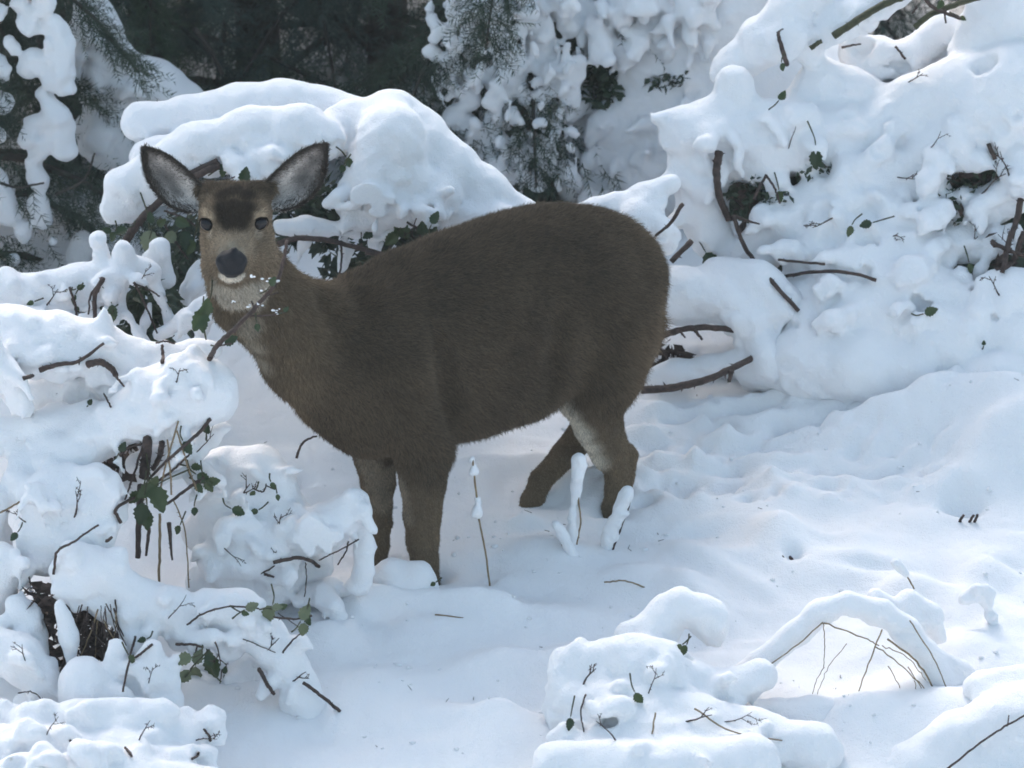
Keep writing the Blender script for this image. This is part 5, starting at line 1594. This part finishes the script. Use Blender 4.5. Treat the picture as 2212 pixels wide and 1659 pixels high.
tag(crumbs, 'scattered crumbs of snow fallen onto the snow field', 'snow crumbs')
mb = MB()
for p, z in list(zip(spots, sz))[:60]:
    a = cr.uniform(0, math.pi); L = cr.uniform(.004, .012)
    q = np.array([p[0] + cr.gauss(0, .02), p[1] + cr.gauss(0, .02), z + .003])
    d = np.array([math.cos(a), math.sin(a), cr.uniform(-.1, .3)]) * L
    tube(mb, [q - d, q, q + d], .0009, .0006, 4)
lit = link('needle_litter', mb.mesh('needle_litter'), M_CANE, kind='stuff')
tag(lit, 'tiny brown needles and bark bits lying on the snow', 'litter')

# small forking twigs that stick out of the laden bushes
def fork_twig(parent, px, py, y, L, ang, bvh):
    r = cr
    h = bvh.ray_cast(Vector(CAM), Vector(ray(px, py)).normalized())
    if h[0] is not None:
        y = h[0].y + .004
    a = math.radians(ang)
    mb = MB()
    def stem(x, yy, yd, a, L, r0, depth):
        pts = []
        b = a
        for k in range(6):
            pts.append(W(x, yy, yd))
            x += math.cos(b) * L / 5; yy -= math.sin(b) * L / 5; yd -= r.uniform(0, .006)
            b += r.uniform(-.22, .22)
            if depth < 2 and k in (2, 3) and r.random() < .8:
                stem(x, yy, yd, b + r.choice([-1, 1]) * r.uniform(.5, .9), L * r.uniform(.35, .6), r0 * .65, depth + 1)
        tube(mb, pts, r0 * MM, r0 * MM * .4, 5, .1)
        thorns(mb, pts, r0 * MM, 3, .005)
    stem(px, py, y, a, L, r.uniform(1.4, 2.6), 0)
    link('twig', mb.mesh('twig'), M_CANE, parent)
from mathutils.bvhtree import BVHTree as _B
def cover_bvh(t):
    for o in t.children:
        if o.name.startswith('snow_cover'):
            m = o.data
            co = np.empty(len(m.vertices) * 3, np.float32); m.vertices.foreach_get('co', co)
            li = np.empty(len(m.loops), np.int32); m.loops.foreach_get('vertex_index', li)
            return _B.FromPolygons(co.reshape(-1, 3).tolist(), li.reshape(-1, 4).tolist())
for t, lst in [(b3, [(1700, 330, 60, 70), (1930, 380, 50, -30), (2010, 320, 44, 60), (2120, 420, 70, 40), (2180, 380, 60, 120), (1800, 470, 50, 200), (1900, 520, 44, 20), (2080, 560, 60, 60), (2160, 640, 50, 130), (1740, 130, 44, 100), (1960, 180, 40, 40), (2200, 560, 70, 110)]),
               (b5, [(120, 860, 60, 50), (270, 1000, 70, 60), (420, 980, 60, 30), (160, 1120, 60, 70), (60, 1130, 40, 140), (380, 830, 36, 80)]),
               (b6, [(500, 1090, 60, 40), (600, 1160, 50, 70), (480, 1180, 60, -30), (560, 1240, 60, 10)]),
               (b7, [(360, 1340, 70, 40), (460, 1380, 60, -50), (560, 1420, 60, 50), (620, 1480, 50, 30), (60, 1440, 50, 100), (320, 1480, 40, 70)]),
               (b8, [(100, 1590, 50, 80), (300, 1600, 50, 60), (420, 1600, 50, 20)]),
               (b9, [(1260, 1480, 46, 80), (1400, 1500, 60, 60), (1480, 1560, 60, 30), (1330, 1600, 60, 110), (1560, 1560, 70, 20)]),
               (b2, [(100, 660, 44, 60), (300, 620, 44, 80)]), (b1, [(520, 360, 40, 250), (900, 470, 50, 250), (780, 500, 40, 280)])]:
    bv = cover_bvh(t)
    for x, y, L, a in lst:
        fork_twig(t, x, y, float(t.location.y) - .1, L, a + cr.uniform(-15, 15), bv)

# thin frosty haze lying over the whole place
def haze_box(lo, hi, density):
    v = [(x, y, z) for x in (lo[0], hi[0]) for y in (lo[1], hi[1]) for z in (lo[2], hi[2])]
    mb = MB(); mb.add(v, [(0, 1, 3, 2), (4, 6, 7, 5), (0, 4, 5, 1), (2, 3, 7, 6), (0, 2, 6, 4), (1, 5, 7, 3)])
    m = bpy.data.materials.new('haze'); m.use_nodes = True
    nt = m.node_tree; nt.nodes.clear()
    o = nt.nodes.new('ShaderNodeOutputMaterial'); p = nt.nodes.new('ShaderNodeVolumePrincipled')
    p.inputs['Color'].default_value = (0.85, 0.93, 0.95, 1)
    p.inputs['Density'].default_value = density
    nt.links.new(p.outputs[0], o.inputs['Volume'])
    b = link('haze', mb.mesh('haze', False), m, kind='stuff')
    return b
haze_box((-260, -260, -30), (260, 260, 7), 0.0014)
